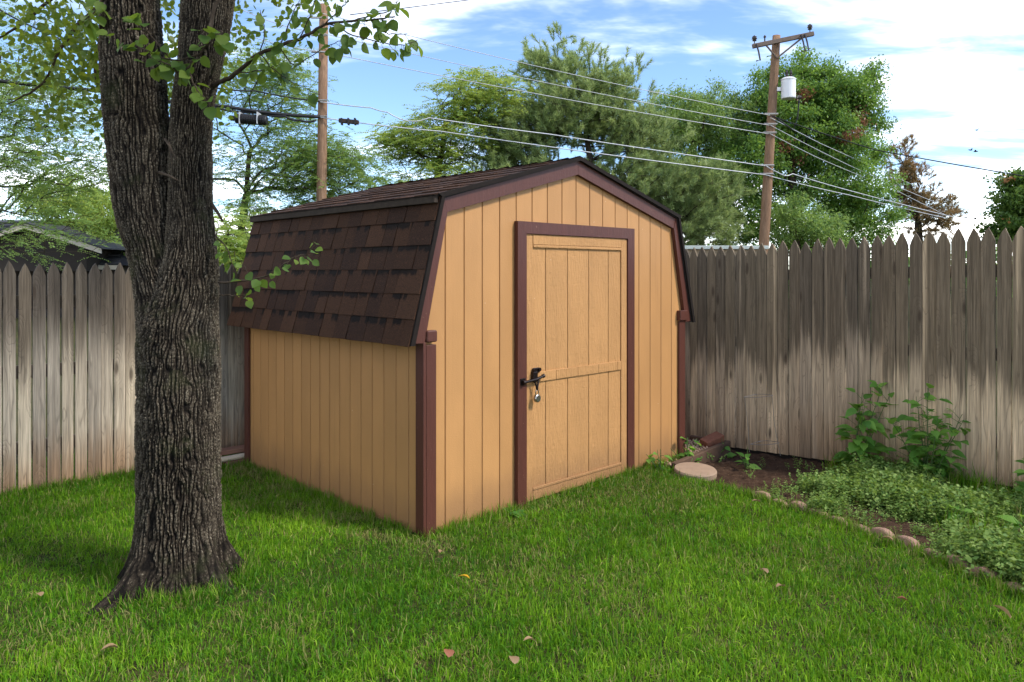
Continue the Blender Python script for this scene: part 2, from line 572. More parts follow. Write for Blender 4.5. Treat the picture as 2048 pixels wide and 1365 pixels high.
M['farbark'] = bark_mat('branch_bark', (0.03, 0.023, 0.017), (0.065, 0.05, 0.037), (0.11, 0.085, 0.065), attr=False)
M['leaf'] = leaf_mat('near_leaf', (0.045, 0.095, 0.015), (0.075, 0.145, 0.02), (0.15, 0.21, 0.03), (0.30, 0.42, 0.04), 0.42, use_attr=False, rough=.6)
M['canopy'] = leaf_mat('canopy_leaf', (0.035, 0.085, 0.012), (0.065, 0.125, 0.018), (0.14, 0.165, 0.022), (0.34, 0.42, 0.04), 0.48)
M['locust'] = leaf_mat('locust_leaf', (0.08, 0.16, 0.045), (0.145, 0.245, 0.065), (0.23, 0.32, 0.085), (0.42, 0.58, 0.13), 0.45)
M['locust_y'] = leaf_mat('yellowing_locust_leaf', (0.10, 0.20, 0.045), (0.20, 0.32, 0.07), (0.38, 0.41, 0.08), (0.55, 0.66, 0.12), 0.45)
M['pine'] = leaf_mat('pine_needle', (0.10, 0.17, 0.06), (0.24, 0.33, 0.12), (0.46, 0.52, 0.22), (0.50, 0.60, 0.2), 0.4)
M['elm'] = leaf_mat('elm_leaf', (0.04, 0.11, 0.02), (0.10, 0.21, 0.04), (0.22, 0.35, 0.065), (0.34, 0.52, 0.08), 0.42, dry=(0.24, 0.11, 0.055))
M['dying'] = leaf_mat('dying_needle', (0.07, 0.11, 0.04), (0.26, 0.19, 0.08), (0.46, 0.26, 0.12), (0.4, 0.25, 0.1), 0.3)
M['maple'] = leaf_mat('maple_leaf', (0.05, 0.11, 0.02), (0.09, 0.17, 0.03), (0.15, 0.22, 0.045), (0.24, 0.36, 0.06), 0.35, dry=(0.42, 0.20, 0.07))
M['weed'] = leaf_mat('weed_leaf', (0.06, 0.17, 0.025), (0.11, 0.26, 0.04), (0.20, 0.37, 0.06), (0.34, 0.58, 0.07), 0.45, use_attr=False, rough=.55)
M['weedstem'] = plain('weed_stem', (0.07, 0.12, 0.03), 0.6)
M['cover'] = leaf_mat('groundcover_leaf', (0.07, 0.15, 0.025), (0.13, 0.23, 0.04), (0.24, 0.33, 0.08), (0.30, 0.44, 0.07), 0.35, rough=.65)
M['grass'] = grass_mat('lawn_grass', ((0.018, 0.082, 0.004), (0.080, 0.220, 0.008), (0.27, 0.44, 0.024)), (0.30, 0.54, 0.025), (0.31, 0.27, 0.10))
M['turf'] = ground_mat()
M['soil'] = soil_mat()
M['concrete'] = plain('concrete_paver', (0.31, 0.215, 0.145), 0.9, var=0.25, scale=14, bmp=0.6)
M['terracotta'] = plain('terracotta_concrete', (0.29, 0.175, 0.125), 0.9, var=0.4, scale=18, bmp=0.7)
M['brick'] = plain('red_brick', (0.21, 0.08, 0.045), 0.9, var=0.35, scale=30, bmp=0.7)
M['timber'] = plain('old_timber', (0.10, 0.058, 0.036), 0.9, var=0.45, scale=14, bmp=0.6)
M['redboard'] = plain('reddish_board', (0.26, 0.13, 0.085), 0.85, var=0.3, scale=12, bmp=0.4)
M['pvc'] = plain('cream_pvc', (0.62, 0.50, 0.36), 0.4, var=0.15)
M['gravel'] = plain('gravel', (0.44, 0.30, 0.20), 0.95, var=0.45, scale=20)
M['iron'] = plain('black_iron', (0.018, 0.012, 0.011), 0.35, metal=0.6, spec=0.5, var=0.4, scale=30)
M['steel'] = plain('brushed_steel', (0.42, 0.40, 0.37), 0.32, metal=1.0, var=0.12)
M['wire'] = plain('galvanised_wire', (0.24, 0.22, 0.20), 0.4, metal=0.7)
M['pole'] = bark_mat('pole_wood', (0.13, 0.075, 0.045), (0.27, 0.165, 0.10), (0.40, 0.27, 0.18), attr=False)
M['cable'] = plain('black_cable', (0.016, 0.016, 0.017), 0.5)
M['alum'] = plain('aluminium_cable', (0.50, 0.51, 0.52), 0.45, metal=0.3)
M['white'] = plain('white_enamel', (0.74, 0.73, 0.73), 0.35, var=0.06)
M['insul'] = plain('brown_porcelain', (0.05, 0.04, 0.038), 0.25)
M['xarm'] = plain('crossarm_wood', (0.16, 0.12, 0.095), 0.9, var=0.3)
M['tile'] = plain('dark_roof_tile', (0.035, 0.036, 0.042), 0.6, var=0.4, scale=3)
M['beige'] = plain('beige_fascia', (0.52, 0.46, 0.37), 0.6)
M['darkwall'] = plain('dark_brown_wall', (0.035, 0.027, 0.022), 0.8)
M['tanwall'] = plain('tan_wall', (0.30, 0.22, 0.14), 0.8)
M['coping'] = plain('pale_green_coping', (0.42, 0.46, 0.42), 0.45)
M['bird'] = plain('dark_plumage', (0.03, 0.03, 0.032), 0.7)


def fallen(name, col):
    return leaf_mat(name, col, tuple(x * 0.8 for x in col), tuple(min(1, x * 1.2) for x in col), col, 0.2, use_attr=False)


M['dead'] = fallen('dead_leaf', (0.34, 0.22, 0.12))
M['dead_y'] = fallen('yellow_leaf', (0.62, 0.34, 0.02))
M['dead_r'] = fallen('reddish_leaf', (0.26, 0.10, 0.055))

# ------------------------------------------------------------------ layout of the yard
RZ = PI / 2 - 0.7983                 # the shed is turned 44 degrees
A = Vector((math.cos(RZ), math.sin(RZ), 0))      # along the shed front
B = Vector((-math.sin(RZ), math.cos(RZ), 0))     # along the shed side, away from the camera
P0 = Vector((-0.5086, 4.255, 0))     # near corner of the shed
W, L = 2.636, 2.231
FR0 = Vector((3.572, 5.229, 0))      # a point on the right-hand fence, which runs along B
FL0 = Vector((-3.421, 5.008, 0))     # a point on the left-hand fence, which runs along A
TREE = Vector((-1.635, 3.68, 0))
# edging of the bed, from the shed corner towards the camera
EDGE = [(1.20, 5.70), (1.558, 5.122), (1.823, 4.744), (1.992, 4.417), (2.14, 4.133), (2.25, 3.85), (2.385, 3.491), (2.52, 3.05), (2.62, 2.5), (2.68, 1.8)]


def edge_at(y):
    ys = [p[1] for p in EDGE][::-1]
    xs = [p[0] for p in EDGE][::-1]
    return np.interp(y, ys, xs)


def fence_x(y):
    """x of the right fence line at depth y"""
    t = (np.asarray(y) - FR0.y) / B.y
    return FR0.x + t * B.x


def fence_drop(t):
    return -0.04 * np.clip(t, -1.0, 3.2)


def bed_z(x, y):
    """soil height of the bed"""
    x = np.asarray(x, dtype=float); y = np.asarray(y, dtype=float)
    t = (x - FR0.x) * B.x + (y - FR0.y) * B.y
    dist = -((x - FR0.x) * A.x + (y - FR0.y) * A.y)     # distance from the fence
    f = np.clip(1 - dist / 1.6, 0, 1)
    return f * (fence_drop(np.maximum(t, 0)) - 0.03) + (fbm(x * 9, y * 9, 3) - 0.47) * 0.05


def in_bed(x, y):
    return (x > edge_at(y)) & (x < fence_x(y) + 0.1) & (y < 7.4)


def shed_local(x, y):
    dx = x - P0.x; dy = y - P0.y
    return dx * A.x + dy * A.y, dx * B.x + dy * B.y


# ground: fine near the camera, then a sheet to the horizon
def build_ground():
    xs = np.arange(-9, 9.01, 0.1); ys = np.arange(-3, 12.01, 0.1)
    X, Y = np.meshgrid(xs, ys)
    Z = (fbm(X * 1.7, Y * 1.7, 9, 3) - 0.43) * 0.02
    bedm = (X > edge_at(Y) + 0.05) & (X < fence_x(Y) + 0.6) & (Y < 7.4)
    Z = np.where(bedm, -0.28, Z)
    rim = (X < -8.95) | (X > 8.95) | (Y < -2.95) | (Y > 11.95)
    Z[rim] = 0
    n0, n1 = X.shape
    V = np.stack([X.ravel(), Y.ravel(), Z.ravel()], 1)
    idx = np.arange(n0 * n1).reshape(n0, n1)
    F = np.stack([idx[:-1, :-1].ravel(), idx[:-1, 1:].ravel(), idx[1:, 1:].ravel(), idx[1:, :-1].ravel()], 1)
    b = len(V)
    R = 600
    far = np.array([(-9, -3, 0), (9, -3, 0), (9, 12, 0), (-9, 12, 0), (-R, -R, 0), (R, -R, 0), (R, R, 0), (-R, R, 0)], float)
    V = np.concatenate([V, far])
    F = np.concatenate([F, np.array([(b + 4, b + 5, b + 1, b), (b + 5, b + 6, b + 2, b + 1), (b + 6, b + 7, b + 3, b + 2), (b + 7, b + 4, b, b + 3)])])
    g = link('ground', np_mesh('ground', V, F, smooth_=True), M['turf'])
    tag(g, 'turf soil of the back yard under the lawn', 'ground', kind='structure')


build_ground()


def build_bed():
    ny, nx = 220, 90
    ys = np.linspace(1.4, 7.35, ny)
    V = np.zeros((ny, nx, 3))
    for i, y in enumerate(ys):
        x0 = edge_at(y) + 0.02
        x1 = fence_x(y) + 0.25
        xs = np.linspace(x0, max(x1, x0 + 0.05), nx)
        V[i, :, 0] = xs
        V[i, :, 1] = y
        z = bed_z(xs, np.full(nx, y)) + (fbm(xs * 28, np.full(nx, y) * 28, 21, 3) - 0.43) * 0.035
        V[i, :, 2] = z
    idx = np.arange(ny * nx).reshape(ny, nx)
    F = np.stack([idx[:-1, :-1].ravel(), idx[:-1, 1:].ravel(), idx[1:, 1:].ravel(), idx[1:, :-1].ravel()], 1)
    g = link('garden_bed_soil', np_mesh('garden_bed_soil', V.reshape(-1, 3), F, smooth_=True), M['soil'])
    tag(g, 'dark brown bare soil of the garden bed by the right fence', 'soil', kind='structure')


build_bed()

# ------------------------------------------------------------------ fences


def picket_mesh(w, h, tip, rng, thick=0.018):
    """a pointed picket: gothic tip, slightly uneven edges"""
    hw = w / 2
    sk = rng.uniform(-0.006, 0.006)
    left = [(-hw + rng.uniform(-.002, .002), z) for z in (0.0, h * 0.33, h * 0.66)] + [(-hw, h - tip)]
    right = [(hw + rng.uniform(-.002, .002), z) for z in (0.0, h * 0.33, h * 0.66)] + [(hw, h - tip)]
    tipL = [(-hw * 0.76, h - tip * 0.66), (-hw * 0.38, h - tip * 0.28)]
    tipR = [(hw * 0.38, h - tip * 0.28), (hw * 0.76, h - tip * 0.66)]
    poly = right + tipR[::-1] + [(sk, h)] + tipL[::-1] + left[::-1]
    return MB().prism(poly, -thick / 2, thick / 2).mesh('picket')


def fence_solve(u, side):
    k = (u - 1024) / 1498.8
    if side == 'R':
        return (FR0.x - k * FR0.y) / (k * B.y - B.x)
    return (FL0.x - k * FL0.y) / (k * A.y - A.x)


def build_fence_right():
    rng = random.Random(5)
    e = empty('board_fence', FR0, RZ + PI / 2, 'dark weathered picket fence behind the garden bed, running to the right edge', 'fence')
    peaks = [195, 230, 275, 323, 372, 425, 478, 535, 587, 645, 700, 757, 818, 880, 940, 1000, 1062, 1127, 1193, 1257, 1328, 1393, 1465, 1545, 1620, 1700, 1780, 1860, 1945]
    ts = [fence_solve(1300 + x / 2.626, 'R') for x in peaks]
    ts = sorted(ts)
    step = 0.125
    t = ts[0] - step
    while t > -3.6:
        ts.insert(0, t); t -= step + rng.uniform(-.008, .008)
    t = ts[-1] + 0.118
    while t < 4.70:
        ts.append(t); t += 0.118
    n = len(ts)
    for i, t in enumerate(ts):
        lo = (ts[i - 1] + t) / 2 if i else t - step / 2
        hi = (ts[i + 1] + t) / 2 if i < n - 1 else t + step / 2
        w = (hi - lo) - rng.uniform(0.004, 0.008)
        h = 1.835 + rng.uniform(-0.012, 0.012)
        o = link('picket', picket_mesh(w, h, 0.104 + rng.uniform(-.012, .012), rng), M['fence_r'], e,
                 ((lo + hi) / 2, rng.uniform(-0.007, 0.007), float(fence_drop(t))), (rng.uniform(-.004, .004), rng.uniform(-.0015, .0015), 0))
    for z in (0.32, 0.95, 1.55):
        mb = MB()
        mb.box(-3.6, 4.68, -0.062, -0.024, z - .045, z + .045)
        mb.v = [(x, y, zz + float(fence_drop(x))) for x, y, zz in mb.v]
        mb.build('rail', M['rail'], e)
    mb = MB().box(-3.6, 0, -0.040, -0.012, -0.16, 0.03).box(0, 4.68, -0.040, -0.012, -0.16, 0.03)
    mb.v = [(x, y, zz + float(fence_drop(max(x, -1)))) for x, y, zz in mb.v]
    mb.build('kick_board', M['kick'], e)
    for t in (-2.4, 0.0, 2.3, 4.6):
        MB().box(t - .045, t + .045, -0.15, -0.064, -0.2, 1.7 + float(fence_drop(t)), 0.004).build('post', M['rail'], e)


build_fence_right()


def build_fence_left():
    rng = random.Random(9)
    e = empty('board_fence', FL0, RZ, 'pale grey picket fence with gaps between boards, behind the tree', 'fence')
    peaks = [47, 122, 195, 268, 335, 400, 468, 532, 592]
    ts = sorted(fence_solve(x / 2.481, 'L') for x in peaks)
    step = (ts[-1] - ts[0]) / (len(ts) - 1)
    t = ts[0] - step
    while t > -3.2:
        ts.insert(0, t); t -= step
    t = ts[-1] + step
    while t < 5.10:
        ts.append(t); t += step
    n = len(ts)
    for i, t in enumerate(ts):
        lo = (ts[i - 1] + t) / 2 if i else t - step / 2
        hi = (ts[i + 1] + t) / 2 if i < n - 1 else t + step / 2
        gap = rng.uniform(0.006, 0.013) if t < 0.75 else rng.uniform(0.002, 0.004)
        w = hi - lo - gap
        h = 1.60 + rng.uniform(-0.012, 0.012)
        link('picket', picket_mesh(w, h, 0.085 + rng.uniform(-.006, .008), rng), M['fence_l'], e,
             ((lo + hi) / 2, rng.uniform(-0.003, 0.003), -0.03), (rng.uniform(-.005, .005), rng.uniform(-.002, .002), 0))
    for z in (0.30, 0.82, 1.30):
        MB().box(-3.2, 5.1, 0.024, 0.062, z - .045, z + .045).build('rail', M['rail'], e)
    for t in (-2.6, -0.35, 1.9, 4.2):
        MB().box(t - .045, t + .045, 0.064, 0.15, -0.1, 1.5, 0.004).build('post', M['rail'], e)


build_fence_left()

# ------------------------------------------------------------------ the shed
ZE, ZB, ZR = 1.097, 1.950, 2.289
OE, IB, FO, BO = 0.117, 0.105, 0.045, 0.085
ROOF = [(-OE, ZE), (IB, ZB), (W / 2, ZR), (W - IB, ZB), (W + OE, ZE)]     # outer roof line seen from the front


def roof_z(x, off=0.0):
    """height of the underside of the roof at x, off metres under the outer line"""
    xs = [p[0] for p in ROOF]; zs = [p[1] for p in ROOF]
    return float(np.interp(x, xs, zs)) - off


def build_shed():
    rng = random.Random(3)
    e = empty('garden_shed', P0, RZ, 'tan gambrel-roofed garden shed with maroon trim and dark brown shingles', 'shed')
    # --- front wall: backing sheet and grooved planks
    prof = [(0.012, 0.0), (W - 0.012, 0.0), (W - 0.012, 1.16), (W - IB - .02, ZB - .05), (W / 2, ZR - .05), (IB + .02, ZB - .05), (0.012, 1.16)]
    fw = MB().prism(prof, 0.012, 0.03).build('front_wall', M['backing'], e)
    step = 0.1453
    lines = [0.006] + [0.022 + step * k for k in range(1, 18)] + [W - 0.006]
    for i in range(len(lines) - 1):
        x0, x1 = lines[i] + 0.0028, lines[i + 1] - 0.0028
        if x1 - x0 < 0.02:
            continue
        # top follows the roof line
        xs = sorted({x0, x1} | {q for q in (IB, W / 2, W - IB) if x0 < q < x1})
        top = [(x, roof_z(x, 0.06) if IB < x < W - IB else (roof_z(x, 0.16))) for x in xs]
        c = 0.003
        poly = [(x0, -0.02), (x1, -0.02)] + top[::-1]
        mb = MB()
        n = len(poly)
        # chamfered front edges
        fr = [(x0 + c, -0.02), (x1 - c, -0.02)] + [(min(max(x, x0 + c), x1 - c), z) for x, z in top[::-1]]
        vs = [(p[0], 0.0, p[1]) for p in fr] + [(p[0], c, p[1]) for p in poly] + [(p[0], 0.0125, p[1]) for p in poly]
        fs = [tuple(range(n))]
        for k in range(2):
            for a in range(n):
                b_ = (a + 1) % n
                fs.append((k * n + a, k * n + n + a, k * n + n + b_, k * n + b_))
        mb.add(vs, fs)
        mb.build('siding_plank', M['siding'], fw)
    # --- left wall
    lw = MB().prism([(0.012, 0), (L - 0.012, 0), (L - 0.012, 1.17), (0.012, 1.17)], -0.03, -0.0122)
    lw.v = [(-y, x, z) for x, y, z in lw.v]
    lw.f = [f[::-1] for f in lw.f]
    lwo = lw.build('side_wall', M['backing'], e)
    tl = [0.004] + [0.132 + 0.1251 * k for k in range(17)] + [L - 0.004]
    tl = [t for t in tl if t <= L]
    for i in range(len(tl) - 1):
        g = 0.0034 if abs(tl[i] - (0.132 + 0.1251 * 8)) > 0.01 else 0.006
        y0, y1 = tl[i] + g, tl[i + 1] - 0.0030
        if y1 - y0 < 0.02:
            continue
        c = 0.0025
        mb = MB().add([(0, y0 + c, -.02), (0, y1 - c, -.02), (0, y1 - c, 1.155), (0, y0 + c, 1.155),
                       (c, y0, -.02), (c, y1, -.02), (c, y1, 1.155), (c, y0, 1.155),
                       (.0125, y0, -.02), (.0125, y1, -.02), (.0125, y1, 1.155), (.0125, y0, 1.155)],
                      [(3, 2, 1, 0)] + [(k * 4 + (a + 1) % 4, k * 4 + 4 + (a + 1) % 4, k * 4 + 4 + a, k * 4 + a) for k in range(2) for a in range(4)])
        mb.build('siding_plank', M['siding'], lwo)
    # --- the two walls out of sight
    MB().box(W - 0.03, W - 0.001, 0.013, L, 0, 1.17).build('side_wall', M['siding'], e)
    bp = [(0.03, 0), (W - .03, 0), (W - .03, 1.16), (W - IB - .02, ZB - .05), (W / 2, ZR - .05), (IB + .02, ZB - .05), (0.03, 1.16)]
    MB().prism(bp, L - 0.03, L - 0.001).build('back_wall', M['siding'], e)
    # --- corner boards
    MB().box(0.003, 0.074, -0.034, -0.0015, -0.02, 1.090, 0.002).build('corner_board', M['trim'], e)
    MB().box(-0.022, -0.0012, -0.038, 0.036, -0.02, 1.105, 0.002).build('corner_board', M['trim'], e)
    MB().box(-0.022, -0.0012, L - 0.055, L + 0.01, -0.02, 1.12, 0.002).build('corner_board', M['trim'], e)
    MB().box(W - 0.062, W + 0.020, -0.022, -0.0015, -0.02, 1.11, 0.002).build('corner_board', M['trim'], e)
    # short blocks under the foot of the rakes
    MB().box(0.000, 0.074, -0.046, -0.0015, 1.106, 1.172, 0.006).build('trim_block', M['trim'], e)
    MB().box(W - 0.075, W + 0.03, -0.040, -0.0015, 1.115, 1.195, 0.004).build('trim_block', M['trim'], e)
    # --- rake boards on the gable
    def rake(p, q, w, y0, y1, up=0.0):
        p = Vector((p[0], 0, p[1])); q = Vector((q[0], 0, q[1]))
        d = (q - p).normalized()
        nrm = Vector((d.z, 0, -d.x))
        if nrm.z > 0: nrm = -nrm
        a0 = p + nrm * up; b0 = q + nrm * up
        return a0, b0, nrm
    def rake_board(a0, b0, a1, b1, y0, y1, name='rake_board', mat='trim'):
        MB().prism([(a1.x, a1.z), (b1.x, b1.z), (b0.x, b0.z), (a0.x, a0.z)] if a1.x < b1.x else [(b1.x, b1.z), (a1.x, a1.z), (a0.x, a0.z), (b0.x, b0.z)], y0, y1).build(name, M[mat], e)
    up, wd = 0.022, 0.092
    ridge0 = Vector((W / 2, 0, ZR - up)); ridge1 = Vector((W / 2, 0, ZR - up - wd))
    lb0 = Vector((IB + .022, 0, ZB - .012)); lb1 = Vector((IB + .055, 0, ZB - .012 - wd * 0.93))
    rb0 = Vector((W - IB - .022, 0, ZB - .012)); rb1 = Vector((W - IB - .055, 0, ZB - .012 - wd * 0.93))
    rake_board(lb0, ridge0 + Vector((-.0008, 0, 0)), lb1, ridge1 + Vector((-.0008, 0, 0)), -0.030, -0.002)
    rake_board(rb0, ridge0 + Vector((.0008, 0, 0)), rb1, ridge1 + Vector((.0008, 0, 0)), -0.030, -0.002)
    for s in (0, 1):
        mx = (lambda x: x) if s == 0 else (lambda x: W - x)
        po = [(mx(IB + .0195), ZB - .016), (mx(IB + .0525), ZB - .012 - wd * .95), (mx(IB - .222 + .108), ZE + .005), (mx(-OE + .026), ZE + .008)]
        if s: po = po[::-1]
        MB().prism(po[::-1], -0.033, -0.003).build('rake_board', M['trim'], e)
    # --- door casing
    d0, d1, zt, jw = 0.7295, 1.961, 1.828, 0.080
    MB().prism([(d0, -0.02), (d0 + jw, -0.02), (d0 + jw, zt - .0775), (d0, zt - .001)], -0.034, -0.002).build('door_jamb', M['trim'], e)
    MB().prism([(d1 - jw, -0.02), (d1, -0.02), (d1, zt - .001), (d1 - jw, zt - .0775)], -0.030, -0.002).build('door_jamb', M['trim'], e)
    MB().prism([(d0 + jw + .001, zt - .0765), (d1 - jw - .001, zt - .0765), (d1 - .001, zt), (d0 + .001, zt)], -0.032, -0.002).build('door_header', M['trim'], e)
    # --- door
    x0, x1, zb, ztop = d0 + jw + .004, d1 - jw - .004, 0.025, zt - .081
    de = empty('door')
    de.parent = e
    MB().box(x0 + .002, x1 - .002, -0.006, -0.0022, zb, ztop).build('door_core', M['backing'], de)
    sw = 0.066
    gl = [x0 + sw] + [ (-.5086 - k * 4.255) / (k * .698 - .716) for k in [(u - 1024) / 1498.8 for u in (1088.4, 1132.5, 1174.7, 1213.8)]] + [x1 - sw]
    for i in range(5):
        MB().box(gl[i] + .0025, gl[i + 1] - .0025, -0.0125, -0.0065, zb + .06, ztop - .055, 0.002).build('door_plank', M['door'], de)
    MB().box(x0, x0 + sw - .001, -0.0205, -0.0065, zb, ztop, 0.002).build('stile', M['door'], de)
    MB().box(x1 - sw + .001, x1, -0.0205, -0.0065, zb, ztop, 0.002).build('stile', M['door'], de)
    MB().box(x0 + sw + .001, x1 - sw - .001, -0.022, -0.0128, ztop - .064, ztop, 0.002).build('top_rail', M['door'], de)
    MB().box(x0 + sw + .001, x1 - sw - .001, -0.026, -0.0128, ztop - .084, ztop - .066, 0.003).build('bead', M['door'], de)
    MB().box(x0 + sw + .001, x1 - sw - .001, -0.020, -0.0128, zb, zb + .062, 0.002).build('bottom_rail', M['door'], de)
    MB().box(x0 + sw + .001, x1 - sw - .001, -0.025, -0.0128, zb + .064, zb + .082, 0.003).build('bead', M['door'], de)
    ml = [x0 + sw + .002] + [(-.5086 - k * 4.255) / (k * .698 - .716) for k in [(u - 1024) / 1498.8 for u in (1107.9, 1151.3, 1191.9, 1229.8)]] + [x1 - sw - .002]
    for i in range(5):
        MB().box(ml[i] + .001, ml[i + 1] - .001, -0.0225, -0.0128, 0.788, 0.852, 0.002).build('lock_rail_block', M['door'], de)
    # hasp: staple plate on the jamb, sliding bolt, keeper on the door
    lt = MB()
    lz = 0.805
    lt.box(d0 + .018, d0 + .066, -0.040, -0.0345, lz - .022, lz + .022, 0.003)
    lt.tube([(d0 + .028, -.050, lz - .004), (x0 + .068, -.050, lz + .006), (x0 + .135, -.048, lz + .022)], 0.0095, 10)
    lt.tube([(d0 + .030, -.050, lz - .004), (d0 + .045, -.050, lz - .002)], 0.016, 10)
    lt.tube([(x0 + .128, -.048, lz + .020), (x0 + .142, -.048, lz + .024)], 0.013, 10)
    lt.box(x0 + .045, x0 + .085, -0.050, -0.0207, lz - .010, lz + .055, 0.004)
    lt.box(x0 + .052, x0 + .120, -0.036, -0.0228, lz + .045, lz + .078, 0.004)
    lt.tube([(x0 + .060, -.046, lz + .062), (x0 + .060, -.036, lz + .062)], 0.012, 10)
    lt.tube([(x0 + .108, -.046, lz + .066), (x0 + .108, -.036, lz + .066)], 0.012, 10)
    lt.tube([(x0 + .050, -.052, lz - .004), (x0 + .062, -.056, lz - .040), (x0 + .066, -.056, lz - .062)], 0.006, 8)
    lt.tube([(x0 + .086, -.052, lz + .002), (x0 + .074, -.056, lz - .036), (x0 + .070, -.056, lz - .062)], 0.006, 8)
    lt.build('latch', M['iron'], de, smooth_=False)
    # --- roof
    deck = [(-OE + .004, ZE), (-OE + .030, ZE), (IB + .020, ZB - .020), (W / 2, ZR - .020), (W - IB - .020, ZB - .020), (W + OE - .030, ZE), (W + OE - .004, ZE),
            (W - IB + .0, ZB - .004), (W / 2, ZR - .004), (IB, ZB - .004)]
    n = len(deck)
    ro = MB()
    y0, y1 = -FO + .004, L + BO - .004
    vs = [(p[0], y0, p[1]) for p in deck] + [(p[0], y1, p[1]) for p in deck]
    quads = [(1, 2, 9, 0), (2, 3, 8, 9), (3, 4, 7, 8), (4, 5, 6, 7)]
    fs = list(quads) + [tuple(i + n for i in q[::-1]) for q in quads]
    for i in range(n):
        j = (i + 1) % n
        fs.append((i, i + n, j + n, j))
    ro.add(vs, fs)
    roof = ro.build('roof', M['deck'], e)
    # shingle tabs; local z runs up the slope, local x along the eave, -y is outwards
    def slope_matrix(p, q, left=True):
        p = Vector((p[0], 0, p[1])); q = Vector((q[0], 0, q[1]))
        d = (q - p).normalized()
        xax = Vector((0, -1, 0)) if left else Vector((0, 1, 0))
        yax = d.cross(xax)          # inwards
        return Matrix(((xax.x, yax.x, d.x), (xax.y, yax.y, d.y), (xax.z, yax.z, d.z))), (q - p).length
    tabcache = {}
    def tab(w, h, th):
        key = (round(w, 2), round(h, 3), round(th, 4))
        if key not in tabcache:
            w_ = key[0] - .0045
            mb = MB()
            mb.add([(0, -th, 0), (w_, -th, 0), (w_, -0.0022, h), (0, -0.0022, h), (0, 0, 0), (w_, 0, 0), (w_, 0, h), (0, 0, h)],
                   [(0, 1, 2, 3), (7, 6, 5, 4), (0, 4, 5, 1), (1, 5, 6, 2), (2, 6, 7, 3), (3, 7, 4, 0)])
            tabcache[key] = mb.mesh('shingle')
            tabcache[key].materials.append(M['shingle'])
        return tabcache[key]
    def cover_slope(p, q, ncourse, ytop, seed, wmin, wmax):
        r = random.Random(seed)
        Mx, ln = slope_matrix(p, q)
        exp = ln / ncourse
        for c in range(ncourse):
            y = L + BO            # far end, local x runs toward the front
            while y > -FO + 0.012:
                w = min(round(r.uniform(wmin, wmax), 2), round(y + FO, 2))
                if y + FO - w < 0.06: w = round(y + FO, 2)
                th = 0.0075 + (0.004 if r.random() < 0.5 else 0.0)
                d = Mx.col[2]
                base = Vector((p[0], y, p[1])) + Vector(d) * (c * exp - (0.008 if c == 0 else 0) + r.uniform(-.0015, .0015))
                o = link('shingle', tab(w, exp + 0.014, th), None, roof)
                o.matrix_local = Matrix.Translation(base) @ Mx.to_4x4()
                y -= w
    cover_slope((-OE, ZE), (IB - .002, ZB - .012), 6, None, 4, 0.10, 0.20)
    cover_slope((IB - .02, ZB - .0055 + .001), (W / 2, ZR), 8, None, 8, 0.15, 0.26)
    # the slopes on the far side in one piece, stepped course by course
    rr = MB()
    for (p, q, nc) in (((W + OE, ZE), (W - IB, ZB), 6), ((W - IB + .02, ZB - .0055), (W / 2, ZR), 8)):
        for c in range(nc):
            f0, f1 = c / nc, (c + 1) / nc
            a0 = Vector((p[0] + (q[0] - p[0]) * f0, 0, p[1] + (q[1] - p[1]) * f0)); a1 = Vector((p[0] + (q[0] - p[0]) * f1, 0, p[1] + (q[1] - p[1]) * f1))
            d = (a1 - a0).normalized(); nn = Vector((d.z, 0, -d.x)); nn = nn if nn.z > 0 else -nn
            b0 = a0 + nn * .010
            rr.add([(a0.x, -FO, a0.z), (b0.x, -FO, b0.z), (a1.x + nn.x * .002, -FO, a1.z + nn.z * .002), (a0.x, L + BO, a0.z), (b0.x, L + BO, b0.z), (a1.x + nn.x * .002, L + BO, a1.z + nn.z * .002)],
                   [(0, 1, 2), (5, 4, 3), (1, 4, 5, 2), (0, 3, 4, 1)])
    tag(rr.build('shingle_courses', M['shingle'], roof), kind='stuff')
    # fascia strip under the upper slope, with drip edge
    MB().box(IB - .048, IB - .020, -FO + .01, L + BO - .004, ZB - .050, ZB - .010, 0.002).build('fascia', M['fascia'], roof)
    MB().box(IB - .054, IB - .0185, -FO - .002, L + BO + .004, ZB - .0095, ZB - .0055).build('drip_edge', M['drip'], roof)
    # drip edge along the front rakes
    for s in (0, 1):
        mx = (lambda x: x) if s == 0 else (lambda x: W - x)
        pu = [(mx(IB + .002), ZB - .017), (mx(W / 2), ZR - .021), (mx(W / 2), ZR + .006), (mx(IB - .03), ZB + .003)]
        pl = [(mx(-OE - .004), ZE - .004), (mx(-OE + .0255), ZE - .004), (mx(IB + .017), ZB - .018), (mx(IB - .006), ZB - .014)]
        for po in (pu, pl):
            if s: po = po[::-1]
            MB().prism(po, -FO - .010, -FO + .003).build('rake_edge', M['drip'], roof)
    # ridge cap
    y = L + BO
    while y > -FO + .01:
        w = min(0.15, y + FO)
        MB().add([(W / 2 - .12, y, ZR - .030), (W / 2, y, ZR + .004), (W / 2 + .12, y, ZR - .030), (W / 2 - .12, y - w, ZR - .020), (W / 2, y - w, ZR + .014), (W / 2 + .12, y - w, ZR - .020)],
                 [(0, 1, 4, 3), (1, 2, 5, 4), (3, 4, 1, 0), (4, 5, 2, 1)]).build('ridge_cap', M['shingle'], roof)
        y -= w
    return e


build_shed()


